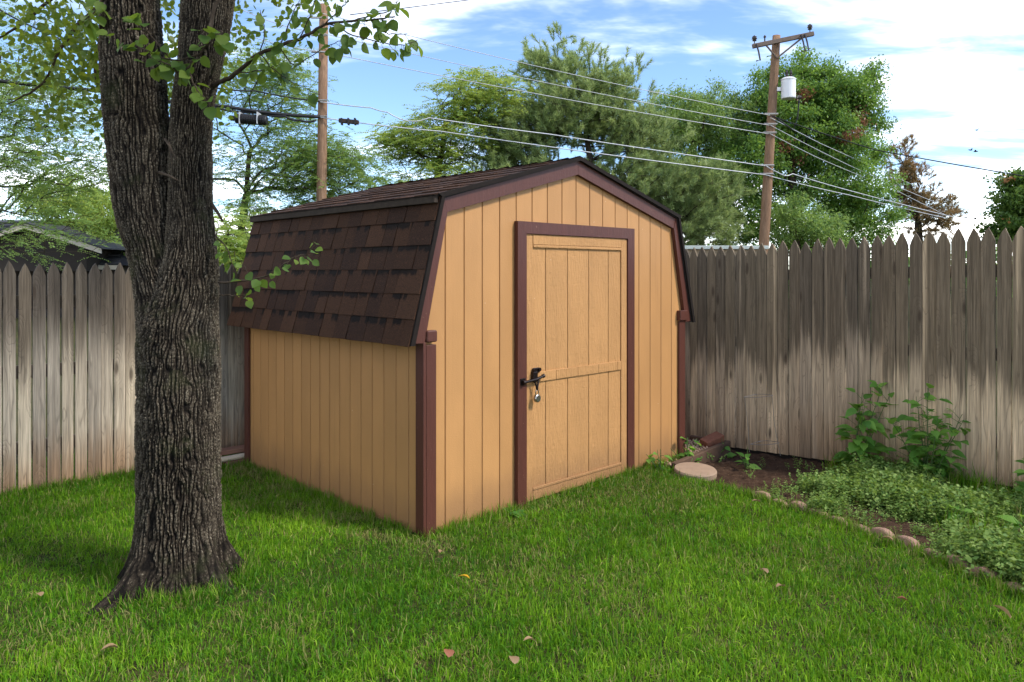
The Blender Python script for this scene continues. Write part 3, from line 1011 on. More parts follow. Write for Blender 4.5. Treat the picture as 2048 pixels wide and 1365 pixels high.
def build_padlock():
    d0, jw = 0.7295, 0.080
    c = P0 + A * (d0 + jw + .072) - B * 0.056
    e = empty('padlock', (c.x, c.y, 0.690), RZ, 'round steel padlock hanging from the shed door latch', 'padlock')
    mb = MB().lathe([(0.0, -.013), (.021, -.013), (.0255, -.009), (.0255, .009), (.021, .013), (0.0, .013)], 24)
    mb.xform(Matrix.Rotation(PI / 2, 4, 'X'))
    mb.build('body', M['steel'], e, smooth_=False)
    pts = [(-.013, 0, .018)] + [(-.013 * math.cos(k * PI / 6), 0, .042 + .013 * math.sin(k * PI / 6)) for k in range(7)] + [(.013, 0, .018)]
    MB().tube(pts, .0036, 8).build('shackle', M['steel'], e, smooth_=True)


build_padlock()

# ------------------------------------------------------------------ the near tree
ZS = 3.68 / 1498.8


def stem_table(rows):
    """rows of (photo row, centre column, half width) measured on the trunk -> z, x, r in metres"""
    r = np.array(rows, float)
    z = 1.5 + (545.8 - r[:, 0]) * ZS
    x = (r[:, 1] - 1024) * ZS
    w = r[:, 2] * ZS
    o = np.argsort(z)
    return z[o], x[o], w[o]


def smooth_interp(z, zz, vv):
    """monotone-ish smooth interpolation"""
    f = np.interp(z, zz, vv)
    k = np.linspace(-1, 1, 9) * 0.06
    return np.mean([np.interp(z + d, zz, vv) for d in k], axis=0)


def bark_stem(tab, z0, z1, dz, nth, cells, y0, seed, flare=None, lean=0.0):
    zz, xx, ww = tab
    z = np.arange(z0, z1, dz)
    th = np.arange(nth) / nth * 2 * PI
    TH, Z = np.meshgrid(th, z)
    X0 = smooth_interp(Z, zz, xx)
    R = smooth_interp(Z, zz, ww) - 0.015
    U = TH / (2 * PI) * cells
    # bark: long interlaced plates
    wx = (vnoise(TH / (2 * PI) * 12, Z * 9, seed, 12) - 0.5) * 1.3 + (vnoise(TH / (2 * PI) * cells, Z * 30, seed + 1, cells) - 0.5) * 0.7
    wy = (vnoise(TH / (2 * PI) * cells, Z * 14, seed + 2, cells) - 0.5) * 0.6
    w = 2.2 * (vnoise(TH / (2 * PI) * (cells // 2), Z * 6.5, seed + 11, cells // 2) - 0.5) + 0.9 * (vnoise(TH / (2 * PI) * cells, Z * 22, seed + 12, cells) - 0.5)
    p = np.abs(np.sin(PI * (U + w)))
    f1, f2 = worley(U + wx * .6, Z / 0.15 + wy, seed + 3, cells)
    e = np.clip((f2 - f1) / 0.40, 0, 1)
    plate = np.clip(p * 1.35, 0, 1) ** 0.8 * (0.45 + 0.55 * e ** 0.7)
    g1, g2 = worley(U * 2 + wx, Z / 0.018, seed + 4, cells * 2)
    chip = np.clip((g2 - g1) / 0.35, 0, 1)
    fine = vnoise(U * 5, Z / 0.007, seed + 6, cells * 5)
    ridge = plate * (0.50 + 0.36 * chip) + 0.16 * fine
    low = np.clip(1 - (Z - 0.02) / 0.22, 0, 1)
    ridge = ridge * (1 - 0.35 * low)
    disp = (ridge - 0.45) * 0.020 * (0.55 + 0.9 * vnoise(TH / (2 * PI) * 6, Z * 4.0, seed + 21, 6))
    lump = (vnoise(TH / (2 * PI) * 5, Z * 3.2, seed + 8, 5) - 0.5) * 0.016
    R = R + disp + lump
    if flare:
        for ang, amp, wid, hz in flare:
            d = np.angle(np.exp(1j * (TH - ang)))
            R = R + amp * np.exp(-(d / wid) ** 2) * np.exp(-np.clip(Z, -0.1, 9) / hz)
    X = X0 + R * np.cos(TH)
    Y = y0 + R * np.sin(TH) + lean * np.clip(Z - 1.4, 0, 9)
    nz = len(z)
    V = np.stack([X.ravel() - TREE.x, Y.ravel() - TREE.y, Z.ravel()], 1)
    idx = np.arange(nz * nth).reshape(nz, nth)
    nx = np.roll(idx, -1, axis=1)
    F = np.stack([idx[:-1].ravel(), nx[:-1].ravel(), nx[1:].ravel(), idx[1:].ravel()], 1)
    return V, F, ridge.ravel()


def leaf_mesh(name, kind=0, fold=0.25, curl=0.15):
    """roundish heart-shaped leaf, base at the origin, pointing along +y, unit length, 12 faces"""
    if kind == 0:
        prof = [(0.0, 0.0), (0.10, 0.24), (0.32, 0.41), (0.55, 0.40), (0.78, 0.24), (1.0, 0.0)]
    else:
        prof = [(0.0, 0.0), (0.14, 0.17), (0.34, 0.27), (0.56, 0.23), (0.80, 0.11), (1.0, 0.0)]
    vs = []; fs = []
    mid = [(0, y, -curl * (y - 0.3) ** 2) for y, w in prof]
    Lf = [(-w, y - (0.05 if i == 1 and kind == 0 else 0), fold * w - curl * (y - 0.3) ** 2) for i, (y, w) in enumerate(prof)][1:-1]
    Rt = [(w, y - (0.05 if i == 1 and kind == 0 else 0), fold * w * 0.8 - curl * (y - 0.3) ** 2) for i, (y, w) in enumerate(prof)][1:-1]
    vs = mid + Lf + Rt
    nm, ns = len(mid), len(Lf)
    for s, o in ((0, nm), (1, nm + ns)):
        fs.append((0, 1, o) if s else (0, o, 1))
        for i in range(ns - 1):
            q = (i + 1, i + 2, o + i + 1, o + i)
            fs.append(q if s else q[::-1])
        t = (nm - 2, nm - 1, o + ns - 1)
        fs.append(t if s else t[::-1])
    me = bpy.data.meshes.new(name)
    me.from_pydata(vs, [], fs)
    me.polygons.foreach_set('use_smooth', [True] * len(me.polygons))
    me.update()
    return me


LEAF = [leaf_mesh('leaf', 0, f, c) for f, c in ((0.25, 0.2), (0.05, 0.35), (0.4, 0.1))]
for me in LEAF:
    me.materials.append(M['leaf'])
LANCE = [leaf_mesh('weed_leaf', 1, f, c) for f, c in ((0.3, 0.25), (0.15, 0.45), (0.4, 0.15))]
for me in LANCE:
    me.materials.append(M['weed'])


def orient(d, up, roll=0.0):
    """rotation taking +y to d with +z near up"""
    d = Vector(d).normalized()
    x = d.cross(Vector(up))
    if x.length < 1e-4:
        x = d.cross(Vector((1, 0, 0)))
    x.normalize()
    z = x.cross(d)
    Mx = Matrix(((x.x, d.x, z.x), (x.y, d.y, z.y), (x.z, d.z, z.z)))
    return Mx @ Matrix.Rotation(roll, 3, 'Y')


def curve_pts(pts, n=8, wob=0.0, rng=None):
    """Catmull-Rom through pts"""
    P = [Vector(p) for p in pts]
    P = [P[0] * 2 - P[1]] + P + [P[-1] * 2 - P[-2]]
    out = []
    for i in range(1, len(P) - 2):
        for k in range(n):
            t = k / n
            a, b, c, d = P[i - 1], P[i], P[i + 1], P[i + 2]
            q = 0.5 * ((2 * b) + (c - a) * t + (2 * a - 5 * b + 4 * c - d) * t * t + (3 * b - a - 3 * c + d) * t ** 3)
            if wob and rng:
                q = q + Vector((rng.uniform(-wob, wob), rng.uniform(-wob, wob), rng.uniform(-wob, wob)))
            out.append(q)
    out.append(P[-2])
    return out


def leafy_branch(tree, pts, r0, r1, nleaf, size, seed, twigs=(), start=0.15, droop=0.5, name='branch'):
    """a branch with side twigs (tube mesh) and leaves hung on it one by one; coordinates relative to the tree"""
    rng = random.Random(seed)
    paths = [curve_pts(pts, 7, 0.004, rng)]
    mb = MB()
    n = len(paths[0])
    mb.tube(paths[0], [r0 + (r1 - r0) * i / (n - 1) for i in range(n)], 8)
    lens = [start]
    for tw in twigs:
        p = curve_pts(tw, 5, 0.004, rng)
        paths.append(p)
        lens.append(0.1)
        m = len(p)
        mb.tube(p, [r1 * 1.1 + (0.0012 - r1 * 1.1) * i / (m - 1) for i in range(m)], 6)
    tot = [sum((p[i + 1] - p[i]).length for i in range(len(p) - 1)) * (1 - s) for p, s in zip(paths, lens)]
    leaves = []
    for p, s, tl in zip(paths, lens, tot):
        k = max(2, round(nleaf * tl / sum(tot)))
        for j in range(k):
            f = s + (1 - s) * (j + rng.random() * 0.8) / k
            f = min(f, 0.999)
            i = int(f * (len(p) - 1))
            q = p[i].lerp(p[i + 1], f * (len(p) - 1) - i)
            d = (p[i + 1] - p[i]).normalized()
            side = d.cross(Vector((0, 0, 1)))
            side = side.normalized() * rng.choice((-1, 1)) if side.length > 1e-3 else Vector((1, 0, 0))
            ld = (d * rng.uniform(-.2, .7) + side * rng.uniform(.2, 1.0) + Vector((0, 0, -droop * rng.uniform(0.2, 1.8))) + Vector((rng.uniform(-.4, .4), rng.uniform(-.5, .3), rng.uniform(-.2, .4)))).normalized()
            pet = ld * rng.uniform(.015, .035)
            mb.tube([q, q + pet], [0.0011, 0.0009], 4, cap=False)
            leaves.append((q + pet, ld, rng.uniform(0.7, 1.2) * size))
    b = mb.build(name, M['twig'], tree, smooth_=True)
    for q, ld, s in leaves:
        o = link('leaf', rng.choice(LEAF), None, b)
        upv = Vector((rng.uniform(-.7, .7), rng.uniform(-1.0, .2), rng.uniform(0.2, 1)))
        o.matrix_local = Matrix.Translation(q) @ (orient(ld, upv) @ Matrix.Scale(s, 3)).to_4x4()
    return b


def leaf_quads(P, D, Nn, Ln, Wd):
    """diamond leaves: base, left, tip, right; folded a little"""
    S = np.cross(D, Nn)
    S /= np.linalg.norm(S, axis=1, keepdims=True) + 1e-9
    Nn2 = np.cross(S, D)
    a = P
    m = P + D * (Ln * 0.45)[:, None] + Nn2 * (Wd * 0.12)[:, None]
    l = m - S * (Wd * 0.5)[:, None]
    r = m + S * (Wd * 0.5)[:, None]
    t = P + D * Ln[:, None] - Nn2 * (Ln * 0.06)[:, None]
    V = np.stack([a, r, t, l], 1).reshape(-1, 3)
    F = np.arange(len(P) * 4).reshape(-1, 4)
    return V, F


def leaf_hex(P, D, Nn, Ln, Wd):
    """rounder leaves with six corners"""
    S = np.cross(D, Nn)
    S /= np.linalg.norm(S, axis=1, keepdims=True) + 1e-9
    c = lambda f, w: P + D * (Ln * f)[:, None] + S * (Wd * w)[:, None]
    V = np.stack([c(0, 0), c(.22, .42), c(.6, .42), c(1, 0), c(.6, -.42), c(.22, -.42)], 1).reshape(-1, 3)
    return V, np.arange(len(P) * 6).reshape(-1, 6)


def rdir(n, rng, zb=0.0, zs=1.0):
    d = rng.normal(size=(n, 3))
    d[:, 2] = d[:, 2] * zs + zb
    return d / (np.linalg.norm(d, axis=1, keepdims=True) + 1e-9)


def T3(u, v, d):
    """place at distance d that the measured photo position names (used to turn measurements into metres)"""
    return Vector(((u - 1024) / 1498.8 * d, d, 1.5 + (545.8 - v) / 1498.8 * d))


def build_near_tree():
    e = empty('shade_tree', TREE, 0, 'large forked tree with furrowed dark bark standing in the lawn', 'tree')
    tb = stem_table([(1300, 358, 84), (1230, 358, 84), (1150, 357, 84), (1100, 357, 83), (1050, 357.5, 82), (1000, 358, 81), (900, 358, 80), (800, 357.5, 80.5), (700, 358.5, 81.5), (650, 359, 79),
                     (600, 371, 67), (500, 381, 52), (400, 379, 45), (300, 380.5, 44), (250, 382, 43), (200, 387, 44), (150, 397, 46), (100, 406, 49), (50, 412, 53), (0, 417, 54), (-200, 455, 50), (-500, 520, 42)])
    ta = stem_table([(900, 352, 60), (800, 348, 62), (700, 338, 62), (640, 330, 55), (600, 325, 55), (550, 312, 53), (500, 301, 53), (450, 291, 56), (400, 285, 57), (300, 277, 61),
                     (200, 270, 62), (100, 263, 62), (0, 258, 58), (-200, 243, 52), (-500, 215, 45)])
    fl = [(math.atan2(-.344, -.187), 0.27, 0.26, 0.10), (math.atan2(.105, .274), 0.17, 0.26, 0.11), (math.atan2(-.13, .29), 0.19, 0.22, 0.10),
          (math.atan2(-.1, -.5), 0.12, 0.28, 0.11), (math.atan2(-1, 0.15), 0.06, 0.5, 0.12), (2.2, 0.12, 0.4, 0.1)]
    V1, F1, r1 = bark_stem(tb, -0.12, 3.4, 0.0066, 464, 60, TREE.y, 31, fl)
    V2, F2, r2 = bark_stem(ta, 0.75, 3.4, 0.0070, 328, 44, TREE.y + 0.012, 77)
    V = np.concatenate([V1, V2]); F = np.concatenate([F1, F2 + len(V1)]); r = np.concatenate([r1, r2])
    link('trunk', np_mesh('trunk', V, F, {'ridge': r}, True), M['bark'], e)
    # dead stubs in the fork and on the right flank
    mb = MB()
    for a, b, rr in (((330, 278), (352, 320), .006), ((318, 345), (357, 362), .0075), ((338, 285), (345, 330), .005), ((424, 410), (445, 442), .010)):
        p = T3(*a, 3.42) - TREE; q = T3(*b, 3.38) - TREE
        if a[0] > 400:
            p = T3(*a, 3.66) - TREE; q = T3(*b, 3.60) - TREE
        mb.tube([p, p.lerp(q, .5) + Vector((0, 0, .004)), q], [rr, rr * .8, rr * .5], 7)
    mb.build('dead_stub', M['twig'], e, smooth_=True)
    R = lambda u, v, d: T3(u, v, d) - TREE
    # sprig of leaves hanging in front of the fork
    leafy_branch(e, [R(470, -60, 3.5), R(432, 10, 3.44), R(418, 70, 3.40), R(400, 110, 3.36), R(360, 150, 3.33)], .011, .004, 84, .058, 21,
                 twigs=[[R(400, 110, 3.36), R(345, 120, 3.32), R(280, 95, 3.30), R(215, 60, 3.30)], [R(360, 150, 3.33), R(330, 125, 3.30), R(290, 130, 3.30)],
                        [R(375, 140, 3.34), R(395, 180, 3.32), R(425, 215, 3.34)], [R(400, 110, 3.36), R(425, 75, 3.34), R(400, 60, 3.32)],
                        [R(345, 122, 3.32), R(290, 60, 3.30), R(282, 36, 3.30)], [R(415, 80, 3.38), R(440, 60, 3.36), R(448, 90, 3.36)]], start=0.72, droop=0.5)
    # the long branch to the right under the sky
    leafy_branch(e, [R(425, 172, 3.66), R(470, 148, 3.58), R(520, 108, 3.5), R(600, 78, 3.42), R(660, 48, 3.4), R(740, 40, 3.38), R(790, 34, 3.36)], .012, .003, 130, .058, 22,
                 twigs=[[R(520, 108, 3.5), R(560, 150, 3.46), R(640, 190, 3.45)], [R(560, 94, 3.46), R(590, 130, 3.44), R(650, 95, 3.42), R(690, 80, 3.4)],
                        [R(600, 78, 3.42), R(625, 20, 3.4), R(640, -30, 3.38)], [R(660, 48, 3.4), R(720, 75, 3.38), R(800, 90, 3.36), R(835, 80, 3.36)],
                        [R(700, 44, 3.4), R(780, 20, 3.38), R(800, -10, 3.38)], [R(520, 108, 3.5), R(530, 60, 3.48), R(520, 20, 3.46)], [R(470, 148, 3.58), R(530, 140, 3.5), R(560, 128, 3.5)],
                        [R(740, 40, 3.38), R(770, 66, 3.38), R(815, 68, 3.36)], [R(560, 94, 3.46), R(585, 30, 3.42), R(600, 0, 3.4)], [R(640, 56, 3.4), R(680, 20, 3.38), R(700, -10, 3.38)]], start=0.25, droop=0.8)
    # the low twig reaching over the shed roof, and a shorter one below
    leafy_branch(e, [R(436, 566, 3.62), R(490, 562, 3.55), R(540, 548, 3.5), R(590, 515, 3.46), R(620, 510, 3.44)], .006, .0018, 24, .046, 23,
                 twigs=[[R(610, 512, 3.44), R(628, 492, 3.42), R(632, 476, 3.42)], [R(500, 560, 3.54), R(490, 535, 3.5), R(482, 520, 3.5)]], start=0.2, droop=0.6)
    leafy_branch(e, [R(438, 590, 3.62), R(470, 592, 3.58), R(508, 586, 3.54)], .0035, .0014, 5, .040, 24, start=0.6, droop=0.4)
    leafy_branch(e, [R(430, 470, 3.66), R(455, 500, 3.62), R(470, 545, 3.6)], .004, .0015, 9, .045, 25, start=0.2, droop=0.6)
    # sparse end of a twig hanging behind the top left of the trunk
    leafy_branch(e, [R(215, -30, 3.6), R(190, 20, 3.55), R(165, 45, 3.5)], .006, .002, 12, .075, 26, start=0.2, droop=0.9)
    # crown: leaves overhead (mostly above the frame) and the yellowing limb at the top left
    rng = np.random.RandomState(4)
    cl = []
    for c, rad, n in (((-2.3, 5.0, 3.35), (1.25, .7, .42), 80), ((-2.9, 4.9, 2.95), (.75, .5, .36), 60), ((-2.95, 5.0, 2.62), (.5, .3, .22), 12), ((-2.15, 5.2, 2.85), (.35, .3, .4), 16),
                      ((-1.9, 3.5, 4.6), (2.2, 2.0, .8), 160), ((-0.6, 2.8, 4.3), (1.2, 1.5, .5), 50), ((-3.4, 3.4, 4.0), (1.3, 1.6, .6), 70), ((0.2, 3.2, 4.3), (1.3, 1.1, .6), 120)):  # last cluster is added out of view to shade the trunk
        d = rdir(n, rng) * (rng.rand(n, 1) ** 0.4)
        cl.append(np.array(c) + d * np.array(rad))
    C = np.concatenate(cl)
    per = 24
    P = np.repeat(C, per, 0) + rng.normal(size=(len(C) * per, 3)) * 0.10
    n = len(P)
    V, F = leaf_hex(P, rdir(n, rng, -0.6), rdir(n, rng, 0.6), rng.uniform(.034, .056, n), rng.uniform(.028, .044, n))
    rv = np.clip(np.repeat(rng.rand(len(C)), per) * 0.6 + rng.rand(n) * 0.4, 0, 1)
    tag(link('crown', np_mesh('crown', V - np.array(TREE), F, {'rnd': np.repeat(rv, 6)}), M['canopy'], e), kind='stuff')
    # limbs carrying it
    r2 = random.Random(2)
    def limb(pts, ra, rb):
        p = curve_pts([Vector(q) - TREE for q in pts], 6, 0.008, r2)
        m = len(p)
        mb = MB().tube(p, [ra + (rb - ra) * i / (m - 1) for i in range(m)], 9)
        mb.build('limb', M['twig'], e, smooth_=True)
        return p
    limb([(-1.95, 3.69, 3.2), (-2.4, 3.9, 3.6), (-2.6, 4.4, 3.75), (-2.5, 5.0, 3.5)], .10, .03)
    limb([(-2.5, 5.0, 3.5), (-2.7, 5.0, 3.2), (-2.75, 4.95, 2.8), (-2.62, 4.95, 2.55)], .016, .004)
    limb([(-2.5, 5.0, 3.5), (-2.9, 4.95, 3.1), (-3.1, 4.95, 2.75), (-3.3, 4.9, 2.6)], .016, .004)
    limb([(-2.6, 4.6, 3.6), (-3.0, 4.9, 3.3), (-3.6, 5.0, 2.95)], .018, .005)
    limb([(-2.72, 5.0, 3.2), (-2.55, 4.95, 2.95), (-2.42, 4.9, 2.72)], .008, .003)
    limb([(-1.98, 3.69, 3.3), (-2.2, 3.6, 4.2), (-2.6, 3.4, 4.9)], .10, .04)
    limb([(-1.24, 3.68, 3.3), (-1.0, 3.5, 4.0), (-0.6, 3.1, 4.5)], .09, .03)


build_near_tree()

# ------------------------------------------------------------------ trees beyond the fences


def tubes_np(segs, ns=5):
    """segs: list of (p, q, rp, rq) -> one vertex/face array of frusta"""
    P = np.array([s[0] for s in segs]); Q = np.array([s[1] for s in segs])
    rp = np.array([s[2] for s in segs]); rq = np.array([s[3] for s in segs])
    D = Q - P
    D /= np.linalg.norm(D, axis=1, keepdims=True) + 1e-9
    H = np.where(np.abs(D[:, 2:3]) > 0.9, np.array([[1.0, 0, 0]]), np.array([[0, 0, 1.0]]))
    S = np.cross(D, H); S /= np.linalg.norm(S, axis=1, keepdims=True)
    T = np.cross(D, S)
    V = []
    for k in range(ns):
        a = 2 * PI * k / ns
        o = S * math.cos(a) + T * math.sin(a)
        V.append(P + o * rp[:, None])
    for k in range(ns):
        a = 2 * PI * k / ns
        o = S * math.cos(a) + T * math.sin(a)
        V.append(Q + o * rq[:, None])
    V = np.stack(V, 1).reshape(-1, 3)
    base = (np.arange(len(segs)) * 2 * ns)[:, None]
    F = np.concatenate([base + np.array([[k, (k + 1) % ns, ns + (k + 1) % ns, ns + k]]) for k in range(ns)])
    return V, F


def grow(trunk, targets, rng, rtip=0.012, rbase=0.16, sag=0.04, up=0.25, power=0.5):
    """trunk: list of points; targets: cluster centres; every centre is joined to the nearest wood below it"""
    nodes = [np.array(p, float) for p in trunk]
    par = [-1] + list(range(len(trunk) - 1))
    plen = [0.0]
    for i in range(1, len(trunk)):
        plen.append(plen[-1] + np.linalg.norm(nodes[i] - nodes[i - 1]) * 0.5)
    T = np.array(targets)
    tr = np.array(nodes)
    dist = np.min(np.linalg.norm(T[:, None] - tr[None], axis=2), axis=1)
    tips = []
    for k in np.argsort(dist):
        t = T[k]
        Nn = np.array(nodes)
        dv = t - Nn
        d = np.linalg.norm(dv, axis=1)
        cost = d + 0.30 * np.array(plen) + np.where(dv[:, 2] < -0.1, 0.5 * d, 0)
        j = int(np.argmin(cost))
        st = nodes[j]
        m = 3 if d[j] > 0.5 else 2
        prev = j
        for s in range(1, m + 1):
            f = s / m
            q = st + (t - st) * f
            q = q + np.array([0, 0, -sag * d[j] * math.sin(PI * f)]) * (1 if up < 0 else -1) + rng.normal(size=3) * 0.03 * d[j] * (s < m)
            nodes.append(q); par.append(prev)
            plen.append(plen[prev] + d[j] / m)
            prev = len(nodes) - 1
        tips.append(prev)
    cnt = np.zeros(len(nodes))
    for t in tips:
        i = t
        while i >= 0:
            cnt[i] += 1
            i = par[i]
    r = rtip * np.maximum(cnt, 1) ** power
    r = r * min(1.0, rbase / r.max()) if r.max() > rbase else r
    segs = [(nodes[par[i]], nodes[i], max(r[i], rtip * .8), max(r[i] * .92, rtip * .6)) for i in range(1, len(nodes)) if par[i] >= 0]
    outd = np.array([nodes[t] - nodes[par[t]] for t in tips])
    outd /= np.linalg.norm(outd, axis=1, keepdims=True) + 1e-9
    return segs, np.array([nodes[t] for t in tips]), outd


def sample_ells(ells, rng):
    out = []
    for (c, rad, n) in ells:
        d = rdir(n, rng) * (rng.rand(n, 1) ** 0.38)
        out.append(np.array(c) + d * np.array(rad))
    return np.concatenate(out)


def fol_locust(C, D, rng, nf=6, ln=0.34, lf=0.055):
    """layered pinnate fronds"""
    n = len(C)
    base = np.repeat(C, nf, 0) + rng.normal(size=(n * nf, 3)) * np.array([.16, .16, .07])
    d = np.repeat(D, nf, 0) * 0.5 + rdir(n * nf, rng, 0, 0.35)
    d[:, 2] *= 0.5
    d[:, 2] -= 0.12
    d /= np.linalg.norm(d, axis=1, keepdims=True)
    s = np.cross(d, np.array([0, 0, 1.0])); s /= np.linalg.norm(s, axis=1, keepdims=True)
    Ps, Ds, Ns = [], [], []
    k = 9
    for i in range(k):
        f = (i + 0.6) / k
        p = base + d * (f * ln) + np.array([0, 0, -0.10 * ln]) * f * f * 2
        for sg in (-1, 1):
            Ps.append(p)
            dd = s * sg + d * 0.45 + rng.normal(size=d.shape) * 0.2
            dd[:, 2] -= 0.15
            Ds.append(dd / np.linalg.norm(dd, axis=1, keepdims=True))
    P = np.concatenate(Ps); Dd = np.concatenate(Ds)
    m = len(P)
    V, F = leaf_quads(P, Dd, rdir(m, rng, 1.6), rng.uniform(.75, 1.2, m) * lf, rng.uniform(.75, 1.2, m) * lf * 0.42)
    cv = np.tile(np.repeat(rng.rand(n), nf) * 0.5 + rng.rand(n * nf) * 0.25, 2 * k) + rng.rand(m) * 0.25
    return V, F, {'rnd': np.repeat(np.clip(cv, 0, 1), 4)}


def fol_broad(C, D, rng, per=60, spread=0.33, lf=0.10, wr=0.45, droop=-0.5, dry_spots=None):
    n = len(C)
    ax = np.repeat(D, per, 0)
    f = rng.rand(n * per, 1)
    P = np.repeat(C, per, 0) + rdir(n * per, rng) * (rng.rand(n * per, 1) ** .5) * 1.45 * spread * np.array([1, 1, .75]) * (0.5 + 0.5 * f) + ax * (f - 0.4) * spread
    m = len(P)
    V, F = leaf_quads(P, rdir(m, rng, droop), rdir(m, rng, 0.9), rng.uniform(.7, 1.25, m) * lf, rng.uniform(.8, 1.2, m) * lf * wr)
    cv = np.repeat(rng.rand(n), per) * 0.55 + rng.rand(m) * 0.45
    at = {'rnd': np.repeat(cv, 4)}
    dry = np.zeros(m)
    for c, r in (dry_spots or []):
        dd = np.linalg.norm((P - np.array(c)) / np.array(r), axis=1)
        dry = np.maximum(dry, (dd < 1.0) * (rng.rand(m) < 0.85))
    at['dry'] = np.repeat(dry, 4)
    return V, F, at


def fol_pine(C, D, rng, shoots=4, needles=40, ln=0.15, sl=0.26, wd=0.009, upb=0.7):
    n = len(C)
    d = np.repeat(D, shoots, 0) * 0.7 + rdir(n * shoots, rng, 0.0) * 0.75
    d[:, 2] += upb
    d /= np.linalg.norm(d, axis=1, keepdims=True)
    base = np.repeat(C, shoots, 0) + rng.normal(size=(n * shoots, 3)) * 0.16
    m = n * shoots * needles
    dd = np.repeat(d, needles, 0)
    f = rng.rand(m, 1) ** 0.7
    P = np.repeat(base, needles, 0) + dd * f * sl
    nd = dd * 0.85 + rdir(m, rng) * 0.75
    nd /= np.linalg.norm(nd, axis=1, keepdims=True)
    s = np.cross(nd, rdir(m, rng)); s /= np.linalg.norm(s, axis=1, keepdims=True) + 1e-9
    lens = rng.uniform(.75, 1.15, (m, 1)) * ln
    V = np.stack([P - s * wd * .5, P + s * wd * .5, P + nd * lens], 1).reshape(-1, 3)
    F = np.arange(m * 3).reshape(-1, 3)
    cv = np.repeat(np.repeat(rng.rand(n), shoots) * 0.30 + rng.rand(n * shoots) * 0.40, needles) + (f[:, 0] - .3) * .25 + rng.rand(m) * 0.15
    segs = [(b, b + q * sl * 0.9, 0.007, 0.004) for b, q in zip(base, d)]
    return V, F, {'rnd': np.repeat(np.clip(cv, 0, 1), 3)}, segs


def make_tree(name, label, base, trunk, ells, fol, mat, seed, rtip=0.012, rbase=0.16, group='trees beyond the fences', cat='tree', up=0.25, **kw):
    rng = np.random.RandomState(seed)
    b = np.array(base, float)
    C = sample_ells(ells, rng)
    segs, tips, outd = grow(trunk, C, rng, rtip, rbase, up=up)
    e = empty(name, base, 0, label, cat, group)
    if fol is fol_pine:
        V, F, at, extra = fol(tips, outd, rng, **kw)
        segs = segs + extra
    else:
        V, F, at = fol(tips, outd, rng, **kw)
    Vt, Ft = tubes_np(segs, 5)
    link('trunk', np_mesh('trunk', Vt - b, Ft, smooth_=True), M['farbark'], e)
    link('crown', np_mesh('crown', V - b, F, at), M[mat], e)
    return e


def ell(u0, u1, v0, v1, d, rd, n):
    """an ellipsoid of crown given by the photo rectangle it fills at distance d"""
    p = T3(u0, v1, d); q = T3(u1, v0, d)
    c = (p + q) / 2
    return ((c.x, d, c.z), (abs(q.x - p.x) / 2, rd, abs(q.z - p.z) / 2), n)


def trunk_line(u, d, vtop, zbase=0.0, lean=0.0, n=5):
    q = T3(u, vtop, d)
    x0 = q.x - lean
    return [(x0 + (q.x - x0) * k / n, d, zbase + (q.z - zbase) * k / n) for k in range(n + 1)]


# feathery locust reaching in over the neighbour's roof at the left edge
def tl(pts, d):
    return [(T3(u, 300, d).x, d, z) for u, z in pts]


make_tree('locust_tree', 'feathery green locust tree at the left edge, above the dark roof', (T3(-150, 0, 19).x, 19, 0), tl([(-150, 0), (-140, 2.0), (-110, 3.6), (-60, 5.0), (-20, 6.2)], 19),
          [ell(-160, 250, 120, 260, 19, 1.8, 250), ell(-80, 255, 230, 400, 19, 1.8, 250), ell(-60, 240, 390, 520, 18.6, 1.0, 62), ell(-200, 120, -20, 160, 19.4, 1.6, 90)],
          fol_locust, 'locust', 41, nf=5, ln=0.42, lf=0.072, rtip=.007, rbase=.12)
# locust with several stems behind the utility pole
make_tree('locust_tree', 'airy multi-stemmed locust tree behind the near utility pole and the shed', (T3(478, 0, 22).x, 22, 0), tl([(478, 0), (480, 1.6), (482, 2.8), (492, 3.8), (498, 5.0)], 22),
          [ell(430, 650, 90, 250, 22, 1.6, 190), ell(440, 710, 230, 400, 22, 1.8, 280), ell(560, 780, 280, 430, 21.7, 1.4, 210), ell(430, 640, 370, 560, 21.5, 1.4, 230), ell(300, 450, 80, 440, 22.6, 1.4, 130)],
          fol_locust, 'locust', 42, nf=5, ln=0.46, lf=0.082, rtip=.008, rbase=.14)
# yellow-green shrubs lower down behind the left fence
make_tree('shrub', 'yellow-green bushy shrub between the dark roof and the tree trunk', (T3(190, 0, 27).x, 27, 0), tl([(190, 0), (190, 1.6), (195, 3.0)], 27),
          [ell(40, 230, 350, 460, 27, 1.4, 110), ell(140, 300, 380, 560, 26.5, 1.4, 130)], fol_broad, 'locust_y', 43, cat='shrub', group='shrubs beyond the fences', per=90, spread=.36, lf=.12, rbase=.08)
make_tree('shrub', 'bright green shrub showing between tree trunk and shed roof', (-3.6, 8.4, 0), [(-3.6, 8.4, 0), (-3.55, 8.4, 0.8), (-3.5, 8.4, 1.2)],
          [ell(400, 520, 430, 590, 8.4, 0.35, 120)], fol_locust, 'locust_y', 44, cat='shrub', group='shrubs beyond the fences', nf=5, ln=.20, lf=.042, rtip=.005, rbase=.04)
# locust in the middle
make_tree('locust_tree', 'yellow-tinged locust tree left of the pine, above the shed roof', (T3(850, 0, 25.5).x, 25.5, 0), tl([(850, 0), (852, 2.2), (862, 3.8), (880, 5.2), (890, 6.4)], 25.5),
          [ell(860, 1070, 140, 250, 25.5, 1.6, 170), ell(770, 1000, 215, 340, 25.5, 1.7, 190), ell(780, 1010, 320, 440, 25, 1.5, 170), ell(750, 860, 240, 330, 25.3, 1.0, 60)],
          fol_locust, 'locust_y', 45, nf=6, ln=0.52, lf=0.10, rtip=.009, rbase=.15)


